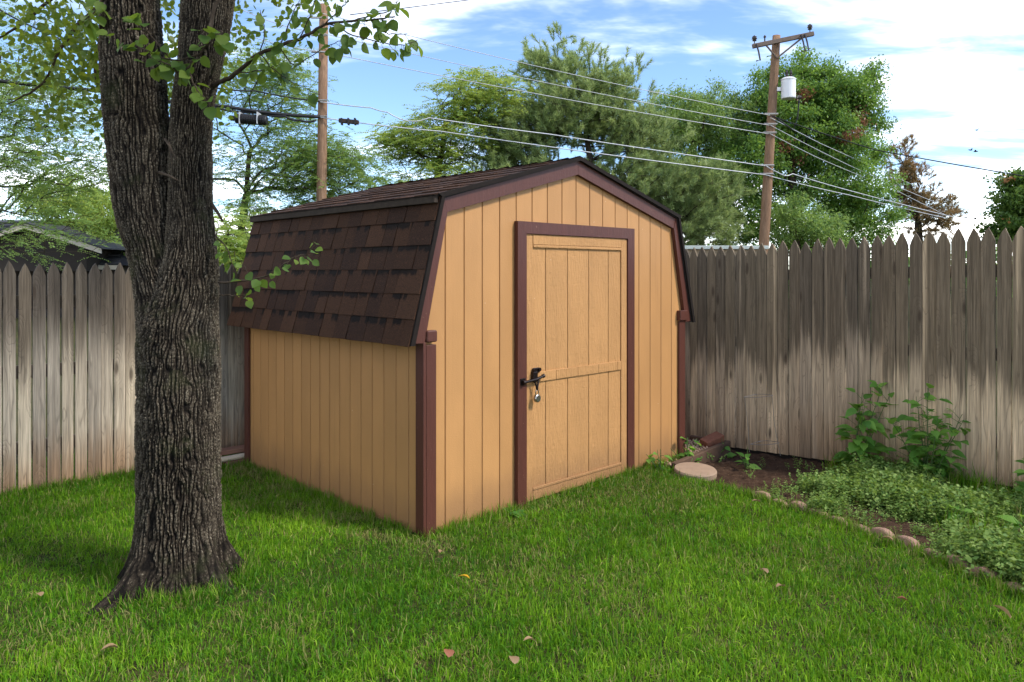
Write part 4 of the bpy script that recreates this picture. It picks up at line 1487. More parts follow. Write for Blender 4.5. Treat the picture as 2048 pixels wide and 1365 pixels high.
# the pine
def build_pine():
    rng = np.random.RandomState(46)
    d = 26.0
    base = T3(1185, 700, d)
    base = (base.x, d, 0.0)
    tl = [(base[0], d, 0), (base[0], d, 3.0), (base[0] - .08, d, 5.4), (base[0] - .4, d, 7.6), (T3(1122, 60, d).x, d, T3(1122, 60, d).z - .35)]
    trunk = []
    for i in range(len(tl) - 1):
        for k in range(5):
            f = k / 5
            trunk.append(tuple(np.array(tl[i]) * (1 - f) + np.array(tl[i + 1]) * f))
    trunk.append(tl[-1])
    ells = [ell(1080, 1180, 85, 210, d, .8, 30), ell(1050, 1110, 95, 190, d, .6, 16), ell(1160, 1270, 130, 270, d, 1.2, 56), ell(1040, 1250, 170, 300, d, 1.7, 140), ell(965, 1130, 225, 340, d, 1.4, 95),
            ell(1180, 1340, 230, 350, d, 1.8, 110), ell(930, 1180, 310, 430, d, 1.8, 130), ell(1150, 1380, 320, 440, d, 1.9, 150), ell(1330, 1480, 340, 450, d, 1.3, 85), ell(1290, 1480, 420, 510, d, 1.4, 85),
            ell(1000, 1300, 400, 500, d + .3, 1.6, 100)]
    C = sample_ells(ells, rng)
    for u, v in ((1115, 58), (1062, 92), (1185, 90), (1258, 122), (1240, 150), (1090, 110), (1140, 85), (1300, 185), (1275, 130), (1045, 130), (1355, 270), (1470, 360)):
        p = T3(u, v + 12, d)
        C = np.concatenate([C, [[p.x, d + rng.uniform(-.5, .5), p.z]]])
    segs, tips, outd = grow(trunk, C, rng, 0.014, 0.2)
    V, F, at, extra = fol_pine(tips, outd, rng, shoots=5, needles=60, ln=0.20, sl=0.42, wd=.022)
    e = empty('pine_tree', base, 0, 'tall bushy pine with long needles rising behind the shed ridge', 'tree', 'trees beyond the fences')
    Vt, Ft = tubes_np(segs + extra, 5)
    b = np.array(base)
    link('trunk', np_mesh('trunk', Vt - b, Ft, smooth_=True), M['farbark'], e)
    link('crown', np_mesh('crown', V - b, F, at), M['pine'], e)


build_pine()
# pale tree between the pine and the elm
make_tree('broadleaf_tree', 'pale green tree between the pine and the far utility pole', (6.8, 28, 0), [(6.8, 28, 0), (6.8, 28, 2.5), (6.8, 28, 4.5), (6.8, 28, 6.4)],
          [ell(1290, 1420, 180, 300, 28, 1.4, 110), ell(1370, 1510, 170, 320, 28.5, 1.6, 130), ell(1300, 1480, 290, 470, 28, 1.6, 130)], fol_broad, 'locust', 47, per=130, spread=.36, lf=.12, wr=.34, droop=-.9)
# the big dense elm
el = lambda u, v, d: tuple(T3(u, v, d))
make_tree('elm_tree', 'big dark green dense tree behind the far utility pole', (10.6, 28, 0), [(10.6, 28, 0), (10.6, 28, 2.2), (10.5, 28, 4.2), (10.4, 28, 6.0), (10.6, 28, 7.6)],
          [ell(1530, 1630, 125, 230, 28, 1.2, 50), ell(1480, 1600, 170, 300, 28, 1.6, 70), ell(1620, 1740, 150, 270, 28, 1.4, 70), ell(1690, 1752, 130, 260, 28, .8, 26), ell(1580, 1760, 240, 350, 28, 2.0, 100),
           ell(1410, 1580, 260, 400, 28, 2.0, 100), ell(1560, 1780, 320, 430, 28, 2.0, 110), ell(1640, 1800, 380, 500, 28, 1.6, 80), ell(1440, 1640, 380, 520, 28, 1.6, 90), ell(1500, 1720, 190, 340, 28.4, 2.0, 130), ell(1600, 1700, 135, 240, 28.2, 1.2, 50), ell(1500, 1530, 150, 215, 28, .5, 7), ell(1590, 1620, 105, 165, 28, .4, 7), ell(1735, 1756, 120, 185, 28, .3, 6), ell(1745, 1768, 205, 270, 28, .4, 7), ell(1655, 1676, 118, 165, 28, .3, 5), ell(1535, 1562, 118, 160, 28, .4, 5), ell(1755, 1775, 280, 340, 28, .4, 5)],
          fol_broad, 'elm', 48, per=120, spread=.36, lf=.125, wr=.46, droop=-.6, rtip=.012, rbase=.22,
          dry_spots=[(el(1715, 245, 27.5), (.32, 3, .6)), (el(1608, 330, 26.8), (.24, 2, .45)), (el(1570, 293, 26.8), (.28, 2, .25)), (el(1610, 190, 27), (.45, 2, .22)), (el(1690, 275, 27), (.3, 2, .2))])
make_tree('shrub', 'bright green leafy shrub in front of the big tree, right of the far pole', (9.3, 24, 0), [(9.3, 24, 0), (9.3, 24, 1.0), (9.3, 24, 2.0)],
          [ell(1545, 1660, 395, 500, 24, 1.0, 60), ell(1600, 1700, 430, 510, 24, .8, 36)], fol_broad, 'locust', 49, cat='shrub', group='shrubs beyond the fences', per=110, spread=.28, lf=.11, wr=.36, droop=-.2, rbase=.08)
# the half-dead conifer
make_tree('conifer_tree', 'half-dead conifer with rusty brown needles near the right edge', (16.9, 31, 0), [(16.9, 31, 0), (16.9, 31, 2), (16.8, 31, 3.6), (16.6, 31, 4.8), (16.2, 31, 6.0)],
          [ell(1788, 1850, 330, 430, 31, .7, 34), ell(1820, 1905, 380, 480, 31, .9, 46), ell(1780, 1830, 290, 350, 31, .5, 12)], fol_pine, 'dying', 50, shoots=5, needles=30, ln=.24, sl=.36, wd=.028, upb=.3, rtip=.02)
make_tree('maple_tree', 'dark green maple turning orange at the right edge above the fence', (14.6, 21, 0), [(14.6, 21, 0), (14.5, 21, 1.6), (14.4, 21, 2.6), (14.5, 21, 3.6)],
          [ell(2000, 2150, 330, 440, 21, 1.2, 70), ell(1990, 2120, 400, 500, 21, 1.2, 60)], fol_broad, 'maple', 51, per=110, spread=.26, lf=.11, wr=.7,
          dry_spots=[(el(2040, 355, 20.4), (.16, .9, .12)), (el(2005, 435, 20.4), (.25, 1.0, .14))])
# a distant belt of trees closing the view above the fences
def far_belt():
    rng = np.random.RandomState(60)
    xs = np.linspace(-45, 45, 64)
    C = []
    for x in xs:
        h = 2.2 + 1.2 * fbm(np.array([x * .3]), np.array([1.0]), 5)[0]
        k = 9
        C.append(np.stack([x + rng.normal(size=k) * .6, 44 + rng.normal(size=k), rng.rand(k) ** .7 * h], 1))
    C = np.concatenate(C)
    V, F, at = fol_broad(C, rdir(len(C), rng), rng, per=40, spread=.55, lf=.34, wr=.6)
    o = link('distant_trees', np_mesh('distant_trees', V, F, at), M['elm'])
    tag(o, 'low distant belt of green trees behind everything', 'trees', kind='stuff')


far_belt()

# ------------------------------------------------------------------ neighbour's house and wall


def build_house():
    e = empty('neighbour_house', (-15.2, 24.6, 0), 0, 'neighbour house with dark tiled roof and beige gable, behind the left fence', 'house')
    MB().box(-3.4, 2.0, 0.4, 6.0, 0, 1.85).build('wall', M['darkwall'], e)
    # main roof: hipped front slope of tile courses
    r0 = Vector((0, -0.2, 1.76)); r1 = Vector((0, 2.9, 3.42))
    n = 12
    hx = lambda f: 2.45 - 1.7 * f
    for k in range(n):
        f0, f1 = k / n, (k + 1) / n
        a = r0.lerp(r1, f0); b = r0.lerp(r1, f1)
        MB().add([(-3.9, a.y, a.z + .06), (hx(f0), a.y, a.z + .06), (hx(f1), b.y, b.z + .012), (-3.9, b.y, b.z + .012), (-3.9, a.y, a.z), (hx(f0), a.y, a.z), (hx(f1), b.y, b.z), (-3.9, b.y, b.z)],
                 [(0, 1, 2, 3), (7, 6, 5, 4), (0, 4, 5, 1), (1, 5, 6, 2), (2, 6, 7, 3), (3, 7, 4, 0)]).build('tile_course', M['tile'], e)
    MB().add([(-3.9, 2.9, 3.42), (hx(1), 2.9, 3.42), (2.45, 6.2, 1.7), (-3.9, 6.2, 1.7), (2.45, -.2, 1.74)], [(0, 1, 2, 3), (3, 2, 1, 0), (1, 4, 2), (2, 4, 1)]).build('roof', M['tile'], e)
    MB().box(-3.9, 2.45, -0.24, -0.205, 1.60, 1.74).build('gutter', M['beige'], e)
    # projecting gable with beige barge boards
    pk, ex, ez = 3.04, 2.39, 2.26
    MB().prism([(-1.75, 1.55), (1.75, 1.55), (1.75, 2.35), (0, pk - .12), (-1.75, 2.35)], -0.9, 1.6).build('gable_wall', M['darkwall'], e)
    for s in (-1, 1):
        po = [(0, pk - .16), (0, pk), (s * ex, ez), (s * ex, ez - .16)]
        if s > 0: po = po[::-1]
        MB().prism(po[::-1], -1.25, -1.19).build('barge_board', M['beige'], e)
        po = [(0, pk), (0, pk + .05), (s * (ex + .06), ez + .03), (s * (ex + .06), ez - .02)]
        if s > 0: po = po[::-1]
        MB().prism(po[::-1], -1.28, 2.6).build('gable_roof', M['tile'], e)


build_house()
e = empty('low_wall', T3(1420, 700, 9.6) * 1.0, 0.02, 'low tan outbuilding with pale metal roof edge just beyond the right fence', 'outbuilding')
e.location.z = 0
MB().box(-0.75, 0.72, 0.0, 1.2, 0, 1.80).build('wall', M['tanwall'], e)
MB().box(-0.80, 0.74, -0.05, 1.25, 1.80, 1.845, .004).build('coping', M['coping'], e)

# ------------------------------------------------------------------ utility poles and lines
PL = T3(640, 700, 20.5); PR = T3(1528, 700, 23.5)


def build_poles():
    e = empty('utility_pole', (PL.x, PL.y, 0), 0, 'bare wooden utility pole nearer the tree, carrying the cable bundle', 'utility pole', 'utility poles along the alley')
    top = T3(641, 10, 20.5).z
    z1 = [0, 2, 4, 6, top]
    MB().tube([(0.0 + .012 * z, 0, z) for z in z1], [.150, .143, .136, .128, .12], 14).build('shaft', M['pole'], e, smooth_=True)
    for v in (204, 236, 108, 75, 40):
        z = T3(640, v, 20.5).z
        MB().tube([(-.19, -.17, z), (.24, -.17, z)], .028, 8).build('bracket', M['steel'], e)
    e2 = empty('utility_pole', (PR.x, PR.y, 0), 0, 'leaning wooden utility pole with crossarm and white transformer can', 'utility pole', 'utility poles along the alley')
    d = 23.5
    bt = T3(1527, 500, d); tp = T3(1553, 72, d)
    sl = (tp.x - bt.x) / (tp.z - bt.z)
    xat = lambda z: bt.x + sl * (z - bt.z) - PR.x
    zs = [0, 2, 4, 6, 8, tp.z]
    MB().tube([(xat(z), 0, z) for z in zs], [.17, .162, .152, .14, .13, .12], 14).build('shaft', M['pole'], e2, smooth_=True)
    a = T3(1501, 97, d); b = T3(1622, 72, d)
    ax = Vector((a.x - PR.x, -.20, a.z)); bx = Vector((b.x - PR.x, -.20, b.z))
    dv = (bx - ax); ln = dv.length; ang = math.atan2(dv.z, dv.x)
    mb = MB().box(0, ln, -.06, .06, -.065, .065, .01).xform(Matrix.Translation(ax) @ Matrix.Rotation(-ang, 4, 'Y'))
    mb.build('crossarm', M['xarm'], e2)
    at = lambda f, dz=0, dy=0: ax.lerp(bx, f) + Vector((0, dy, dz))
    for f in (0.22, 0.80):
        MB().tube([at(f, -.07, -.03), Vector((xat(at(.5).z - .55), -.17, at(.5).z - .55))], .028, 6).build('brace', M['xarm'], e2)
    for f in (0.03, 0.20, 0.94):
        p = at(f, .065)
        mb = MB().lathe([(.015, 0), (.015, .08), (.07, .09), (.05, .13), (.09, .15), (.06, .19), (.08, .21), (.02, .26)] if f != .20 else [(.02, 0), (.02, .12), (.05, .14), (.02, .2)], 10, p)
        mb.build('insulator', M['insul'], e2, smooth_=True)
    for f in (0.05, 0.78, 0.84):
        p = at(f, -.07, -.08)
        MB().tube([p + Vector((0, 0, .10)), p + Vector((.05, -.05, -.15)), p + Vector((.10, -.05, -.42)), p + Vector((-.02, -.05, -.44))], .026, 6).build('fuse_cutout', M['insul'], e2)
    tc_ = T3(1574, 180, d)
    t = MB().lathe([(.0, -.31), (.205, -.31), (.218, -.29), (.218, .26), (.23, .27), (.23, .30), (.17, .34), (0, .35)], 24, (tc_.x - PR.x, -.12, tc_.z)).build('transformer', M['white'], e2, smooth_=False)
    for dx, dz in ((-.05, .34), (.08, .33)):
        MB().lathe([(.05, 0), (.05, .05), (.035, .06), (.05, .10), (.03, .12), (.045, .16), (.015, .26)], 10, (tc_.x - PR.x + dx, -.12, tc_.z + dz)).build('bushing', M['insul'], t)
    MB().tube([(tc_.x - PR.x + .22, -.3, tc_.z - .30), (tc_.x - PR.x + .32, -.3, tc_.z - .32)], .06, 8).build('lug_box', M['insul'], t)
    MB().tube([(tc_.x - PR.x + .27, -.28, tc_.z - .34), (tc_.x - PR.x + .26, -.2, tc_.z - .9), (tc_.x - PR.x + .14, -.16, tc_.z - 1.3), (xat(4.9) + .1, -.15, T3(1540, 235, d).z)], .022, 6).build('drop_lead', M['cable'], e2)
    MB().box(xat(tc_.z) + .0, tc_.x - PR.x - .2, -.10, -.02, tc_.z - .06, tc_.z + .06).build('hanger', M['steel'], e2)
    for v in (231, 251, 268, 333, 350):
        p = T3(1538 - (v - 231) * .08, v, d)
        MB().tube([(p.x - PR.x - .2, -.19, p.z), (p.x - PR.x + .22, -.19, p.z)], .035, 8).build('bracket', M['steel'], e2)


build_poles()


def cable(name, label, pts, r, mat, sag=0.0, n=14, group=None, cat='cable'):
    P = [T3(*p) for p in pts]
    out = []
    for i in range(len(P) - 1):
        for k in range(n):
            t = k / n
            out.append(P[i].lerp(P[i + 1], t) + Vector((0, 0, -sag * 4 * t * (1 - t))))
    out.append(P[-1])
    o0 = out[0].copy()
    mb = MB().tube([p - o0 for p in out], r, 6)
    o = mb.build(name, M[mat], None, o0, smooth_=True)
    return tag(o, label, cat, group)


GRP = 'lines strung between the utility poles'
cable('power_line', 'highest of the three thin wires running down to the far pole', [(560, -10, 20.0), (640, 26, 20.2), (1540, 231, 23.2)], .009, 'alum', .12, group=GRP)
cable('power_line', 'middle of the three thin wires running down to the far pole', [(480, 18, 19.8), (640, 66, 20.2), (1538, 251, 23.2)], .009, 'alum', .10, group=GRP)
cable('power_line', 'lowest of the three thin wires running down to the far pole', [(470, 62, 19.8), (640, 103, 20.2), (1537, 268, 23.2)], .010, 'alum', .08, group=GRP)
cable('telephone_cable', 'pale thicker cable with a slack dip just past the near pole', [(640, 204, 20.3), (742, 216, 20.5), (775, 225, 20.5), (805, 240, 20.6), (832, 243, 20.6), (858, 236, 20.7), (1100, 269, 21.8), (1530, 332, 23.2)], .015, 'alum', .015, 8, group=GRP)
cable('telephone_cable', 'lower thick cable from the near pole passing just over the shed ridge', [(640, 235, 20.3), (880, 263, 21.2), (1530, 350, 23.2)], .015, 'alum', .03, group=GRP)
cable('cable_bundle', 'thick black cable bundle from the left edge to the near pole', [(-160, 140, 17.5), (200, 182, 18.7), (450, 213, 19.6), (640, 234, 20.3)], .045, 'cable', .05, group=GRP)
cable('cable_bundle', 'looped black cable slung under the bundle beside the near pole', [(430, 216, 19.5), (520, 226, 19.9), (570, 233, 20.0), (600, 241, 20.1), (632, 241, 20.25)], .030, 'cable', .04, 8, group=GRP)
cable('telephone_cable', 'thin dark cable from behind the tree fork to the near pole', [(430, 176, 19.4), (510, 182, 19.8), (640, 203, 20.3)], .020, 'cable', .03, 8, group=GRP)
cable('service_wire', 'black wire slanting down across the top left corner behind leaves', [(-40, 2, 9), (0, 20, 9), (100, 68, 9.5), (210, 118, 10)], .010, 'cable', .02, 8, group=GRP)
cable('service_wire', 'dark wire crossing the top edge right of the hanging leaves', [(700, 30, 12), (790, 19, 12.2), (940, 0, 12.6), (1000, -10, 12.8)], .007, 'cable', .0, 8, group=GRP)
cable('service_wire', 'long dark wire from the far pole out to the right edge', [(1542, 232, 23.2), (1750, 300, 22), (2100, 361, 20)], .016, 'cable', .02, 8, group=GRP)
cable('power_line', 'upper thin wire from the far pole down towards the half-dead conifer', [(1541, 251, 23.2), (1700, 332, 26), (1870, 405, 30), (2010, 434, 34)], .011, 'alum', .02, 8, group=GRP)
cable('power_line', 'second thin wire from the far pole down behind the half-dead conifer', [(1541, 236, 23.2), (1640, 287, 25), (1830, 372, 29), (1900, 400, 31), (2010, 402, 34)], .011, 'alum', .0, 8, group=GRP)
cable('power_line', 'third thin wire from the far pole slanting down across the big tree', [(1540, 268, 23.2), (1640, 318, 25), (1790, 380, 28), (1890, 430, 30)], .011, 'alum', .01, 8, group=GRP)
cable('telephone_cable', 'pale cable with a wavy dip just right of the far pole', [(1532, 332, 23.2), (1555, 345, 23.4), (1572, 352, 23.5), (1585, 348, 23.6), (1700, 382, 25), (1905, 434, 29)], .015, 'alum', .015, 8, group=GRP)
cable('telephone_cable', 'lowest cable from the far pole slanting down across the big tree', [(1530, 350, 23.2), (1700, 391, 25), (1890, 436, 29)], .014, 'alum', .02, 8, group=GRP)


def build_enclosure():
    c = T3(499, 239, 19.6)
    e = empty('splice_closure', c, 0.0, 'ribbed black splice closure hanging under the cable bundle', 'splice closure')
    prof = [(0.0, -.50), (.07, -.50), (.07, -.36), (.12, -.35)]
    z = -.34
    while z < .42:
        prof += [(.135, z), (.135, z + .03), (.118, z + .035), (.118, z + .055)]
        z += .06
    prof += [(.10, .46), (0, .47)]
    MB().lathe(prof, 18).xform(Matrix.Rotation(math.radians(-86), 4, 'Y') @ Matrix.Rotation(PI, 4, 'X')).build('body', M['cable'], e)
    for dx in (-.22, .24):
        MB().box(dx - .010, dx + .010, -.139, .139, -.14, .17).build('strap', M['alum'], e)
    c = T3(697, 243, 20.4)
    e = empty('cable_clamp', c, 0.0, 'small grey cable terminal on the lower cable just right of near pole', 'cable terminal')
    MB().box(-.26, .28, -.06, .06, -.06, .05, .012).xform(Matrix.Rotation(math.radians(6), 4, 'Y')).build('body', M['fascia'], e)
    for dx in (-.18, .0, .18):
        MB().box(dx - .02, dx + .02, -.075, .075, -.10, .08, .004).build('clip', M['cable'], e)


build_enclosure()

# birds
for (u, v, d, a, lab) in ((1953, 261, 40, .6, 'highest small dark bird flying in the sky at the right'), (1941, 301, 40, .1, 'left bird of the middle pair flying at the right'), (1951, 304, 40, -.5, 'right bird of the middle pair flying at the right'),
                          (1931, 436, 40, .3, 'left bird of the lowest pair flying above the fence'), (1950, 439, 40, -.2, 'right bird of the lowest pair flying above the fence')):
    e = empty('bird', T3(u, v, d), a, lab, 'bird', 'birds flying at the right')
    MB().tube([(-.11, 0, 0), (-.06, 0, .01), (.02, 0, .012), (.09, 0, .016), (.13, 0, .018)], [.004, .026, .034, .024, .006], 7).build('body', M['bird'], e, smooth_=True)
    for s in (-1, 1):
        MB().add([(-.03, s * .02, .015), (.05, s * .02, .015), (.03, s * .12, .07), (-.04, s * .20, .09), (-.05, s * .11, .06)], [(0, 1, 2, 4), (4, 2, 3), (4, 2, 1, 0), (3, 2, 4)]).build('wing', M['bird'], e)
    MB().add([(-.10, -.012, 0), (-.10, .012, 0), (-.17, .03, 0), (-.17, -.03, 0)], [(0, 1, 2, 3), (3, 2, 1, 0)]).build('tail', M['bird'], e)

# ------------------------------------------------------------------ the garden bed and its small things


def gz(x, y):
    return float(bed_z(np.array([x]), np.array([y]))[0])


def build_edging():
    e = empty('garden_edging', (EDGE[1][0], EDGE[1][1], 0), 0, 'row of pinkish scalloped concrete edging bricks between lawn and bed', 'edging')
    rng = random.Random(12)
    pts = [Vector((x, y, 0)) for x, y in EDGE[1:]]
    fine = curve_pts(pts, 20)
    acc = 0; step = 0.148
    variants = []
    for k in range(4):
        mb = MB()
        w, t = 0.066, 0.026
        arc = [(w * math.cos(a), 0.035 + 0.036 * math.sin(a)) for a in [PI * i / 8 for i in range(9)]]
        poly = [(w, -0.10)] + arc + [(-w, -0.10)]
        poly = [(x + rng.uniform(-.003, .003), z + rng.uniform(-.003, .003)) for x, z in poly]
        n = len(poly)
        c = .006
        vs = []
        for yy, s in ((-t, .90), (-t + c, 1.0), (t - c, 1.0), (t, .90)):
            vs += [(x * (1 if s == 1 else .93), yy, z if z < 0 else z * s + (0 if s == 1 else .0)) for x, z in poly]
        fs = [tuple(range(n)), tuple(range(4 * n - 1, 3 * n - 1, -1))]
        for q in range(3):
            for i in range(n):
                j = (i + 1) % n
                fs.append((q * n + i, q * n + n + i, q * n + n + j, q * n + j))
        mb.add(vs, fs)
        me = mb.mesh('edging_brick')
        me.materials.append(M['terracotta'])
        variants.append(me)
    for i in range(len(fine) - 1):
        acc += (fine[i + 1] - fine[i]).length
        if acc >= step:
            acc -= step
            d = fine[i + 1] - fine[i]
            p = fine[i + 1]
            o = link('edging_brick', rng.choice(variants), None, e)
            o.location = (p.x - EDGE[1][0], p.y - EDGE[1][1], rng.uniform(-.035, -.006) - (0.016 if p.y > 4.3 else 0))
            o.rotation_euler = (rng.uniform(-.16, .16), rng.uniform(-.08, .08), math.atan2(d.y, d.x) + rng.uniform(-.12, .12))


build_edging()

# round paver
e = link('stepping_stone', MB().lathe([(0, -.03), (.148, -.03), (.156, .0), (.157, .030), (.150, .040), (.10, .0425), (0, .043)], 36).mesh('stepping_stone'), M['concrete'], None, (1.36, 5.565, 0.006), (0.06, 0.02, 0))
tag(e, 'round flat tan concrete stepping stone beside the shed corner', 'stepping stone')


def build_planter():
    """timber edging of a small gravel strip beside the shed, with a brick on it"""
    a = Vector((1.235, 5.735, 0)); b = Vector((1.88, 6.50, 0))
    d = (b - a)
    rz = math.atan2(d.y, d.x)
    e = empty('timber_edging', (a.x, a.y, -0.04), rz, 'low dark timber board holding gravel at the shed corner', 'timber')
    MB().box(0, d.length, -0.02, 0.02, -0.06, 0.085, .006).build('board', M['timber'], e)
    MB().box(d.length - .02, d.length + .02, 0.024, 0.36, -0.06, 0.080, .006).build('board', M['timber'], e)
    rng = np.random.RandomState(8)
    n = 900
    P = np.stack([rng.uniform(.02, d.length - .03, n), rng.uniform(.03, .34, n), rng.uniform(.02, .055, n)], 1)
    oc = np.array([(1, 0, 0), (0, 1, 0), (-1, 0, 0), (0, -1, 0), (0, 0, 1), (0, 0, -1)], float)
    of = np.array([(0, 1, 4), (1, 2, 4), (2, 3, 4), (3, 0, 4), (1, 0, 5), (2, 1, 5), (3, 2, 5), (0, 3, 5)])
    V = (P[:, None] + oc[None] * rng.uniform(.008, .018, (n, 1, 3))).reshape(-1, 3)
    F = (np.arange(n)[:, None, None] * 6 + of[None]).reshape(-1, 3)
    g = link('gravel', np_mesh('gravel', V, F), M['gravel'], None, (a.x, a.y, -0.04), (0, 0, rz))
    tag(g, 'tan gravel behind the timber board at the shed corner', 'gravel', kind='stuff')
    p = T3(1424, 884, 6.45)
    o = link('brick', MB().box(-.10, .10, -.048, .048, -.03, .03, .005).mesh('brick'), M['brick'], None, (p.x, p.y, 0.06), (0.2, -0.25, 0.5))
    tag(o, 'red brick lying tilted on the gravel by the fence', 'brick')


build_planter()

# lumber behind the shed
c = P0 + B * (L + 0.13) + A * 0.1
e = link('plank', MB().box(-.33, 1.2, -.05, .05, 0, .035, .004).mesh('plank'), M['redboard'], None, (c.x, c.y, 0.085), (0, 0, RZ))
tag(e, 'upper reddish plank sticking out behind the shed corner', 'plank')
c2 = P0 + B * (L + 0.10) + A * 0.12
e = link('plank', MB().box(-.26, 1.1, -.055, .055, 0, .035, .004).mesh('plank'), M['redboard'], None, (c2.x, c2.y, 0.0), (0, 0, RZ - .05))
tag(e, 'lower reddish plank lying on the ground behind the shed corner', 'plank')
c3 = P0 + B * (L + 0.075) + A * 0.05
mb = MB().tube([(-.24, 0, 0), (1.0, 0, 0)], .021, 16, cap=False).tube([(-.24, 0, 0), (1.0, 0, 0)], .017, 16, cap=False)
e = link('pipe', mb.mesh('pipe', True), M['pvc'], None, (c3.x, c3.y, .058), (0, 0, RZ + .02))
tag(e, 'cream plastic pipe lying on the planks behind the shed', 'pipe')


# wire cage leaning on the fence
def build_wire():
    c = T3(1525, 900, 6.05)
    e = empty('wire_cage', (c.x, c.y, -0.08), 0, 'thin rusty wire plant cage standing against the right fence', 'plant cage')
    q = lambda u, v, d: T3(u, v, d) - Vector((c.x, c.y, -0.08))
    for a, b in (((1487, 795), (1546, 791)), ((1500, 889), (1558, 886))):
        p0 = q(*a, 6.02); p1 = q(*b, 5.86)
        mid = (p0 + p1) / 2 + Vector((.03, .10, 0))
        MB().tube(curve_pts([p0, (p0 + p1) / 2 + Vector((-.01, -.03, -.004)), p1, mid, p0], 5), .0022, 5).build('hoop', M['wire'], e)
    MB().tube([q(1544, 790, 5.86), q(1549, 850, 5.87), q(1561, 912, 5.88)], .0022, 5).build('upright', M['wire'], e)
    MB().tube([q(1489, 795, 6.02), q(1496, 850, 6.02), q(1499, 905, 6.02)], .0022, 5).build('upright', M['wire'], e)


build_wire()


def weed(name, label, x, y, h, stems, nleaf, size, seed, lean=(0, 0), group='tall weeds in the bed', cat='weed', bushy=0.25):
    rng = random.Random(seed)
    z0 = gz(x, y) if in_bed(np.array([x]), np.array([y]))[0] else 0.0
    e = empty(name, (x, y, z0), rng.uniform(0, 6) * 0, label, cat, group)
    mb = MB()
    spots = []
    for s in range(stems):
        hh = h * (1.0 if s == 0 else rng.uniform(.55, .95))
        ox, oy = (0, 0) if s == 0 else (rng.uniform(-bushy, bushy), rng.uniform(-bushy, bushy) * .6)
        top = Vector((lean[0] + ox, lean[1] + oy, hh))
        st = Vector((ox * .12, oy * .12, -0.01))
        p = curve_pts([st, st.lerp(top, .4) + Vector((-lean[0] * .15, 0, hh * .06)), top], 8, .003, rng)
        m = len(p)
        mb.tube(p, [.0048 * (1 - i / m) + .0014 for i in range(m)], 6)
        k = max(3, int(nleaf / stems * hh / h))
        for j in range(k):
            f = 0.10 + 0.90 * (j + .5 * rng.random()) / k
            i = min(int(f * (m - 1)), m - 2)
            q = p[i]
            az = j * 2.4 + rng.uniform(-.6, .6)
            el_ = rng.uniform(-.25, .5) + (.35 if f > .9 else 0)
            d = Vector((math.cos(az) * math.cos(el_), math.sin(az) * math.cos(el_), math.sin(el_)))
            # short side shoot with two or three leaves
            sl = rng.uniform(.02, .11) * (1.1 - .6 * f) * h / .7 + .015
            tip = q + d * sl + Vector((0, 0, sl * .2))
            mb.tube([q, tip], [.0022, .0013], 5, cap=False)
            for w in range(1 if rng.random() < .55 else 2):
                dd = (d + Vector((rng.uniform(-.6, .6), rng.uniform(-.6, .6), rng.uniform(-.6, .15)))).normalized()
                spots.append((tip, dd, size * rng.uniform(.7, 1.2) * (1.1 - .35 * f)))
    mb.build('stem', M['weedstem'], e, smooth_=True)
    for q, dd, s in spots:
        o = link('leaf', rng.choice(LANCE), None, e)
        o.matrix_local = Matrix.Translation(q) @ (orient(dd, (rng.uniform(-.4, .4), rng.uniform(-.6, .1), 1)) @ Matrix.Diagonal((s * 1.15, s, s))).to_4x4()
    return e


weed('tall_weed', 'tall leaning weed in front of the fence, nearer the shed', 2.70, 5.78, .72, 5, 90, .14, 1, lean=(.17, 0), bushy=.18)
weed('tall_weed', 'tallest bushy weed in front of the fence, further right', 3.06, 5.52, .70, 7, 150, .122, 2, lean=(.0, 0), bushy=.26)
weed('tall_weed', 'weed cut off by the right edge of the picture', 3.46, 4.92, .42, 4, 34, .11, 3, lean=(-.03, 0), bushy=.2)
weed('young_weed', 'leafy young weed clump growing by the timber at the shed corner', 1.41, 6.02, .22, 6, 34, .085, 4, group='small weeds in the bed', bushy=.16)
weed('young_weed', 'small young weed beside the red brick', 1.80, 6.42, .17, 3, 12, .085, 5, group='small weeds in the bed', bushy=.12)
weed('young_weed', 'small weed against the shed wall left of the stepping stone', 1.12, 5.66, .17, 3, 10, .085, 6, group='small weeds in the bed', bushy=.12)
weed('young_weed', 'small weed standing alone on the bare soil', 1.86, 5.92, .17, 3, 11, .085, 7, group='small weeds in the bed', bushy=.12)
weed('young_weed', 'bright green weed rosette among the groundcover', 2.62, 4.50, .14, 4, 9, .10, 8, group='small weeds in the bed', bushy=.06)
weed('young_weed', 'pale weed with large leaves at the right edge of the bed', 2.92, 4.28, .15, 3, 9, .11, 9, group='small weeds in the bed', bushy=.10)
weed('young_weed', 'flat weed at the foot of the left door jamb', 0.02, 4.62, .05, 3, 8, .075, 10, group='small weeds in the bed', bushy=.10)

# ------------------------------------------------------------------ grass and ground cover (instanced tufts)


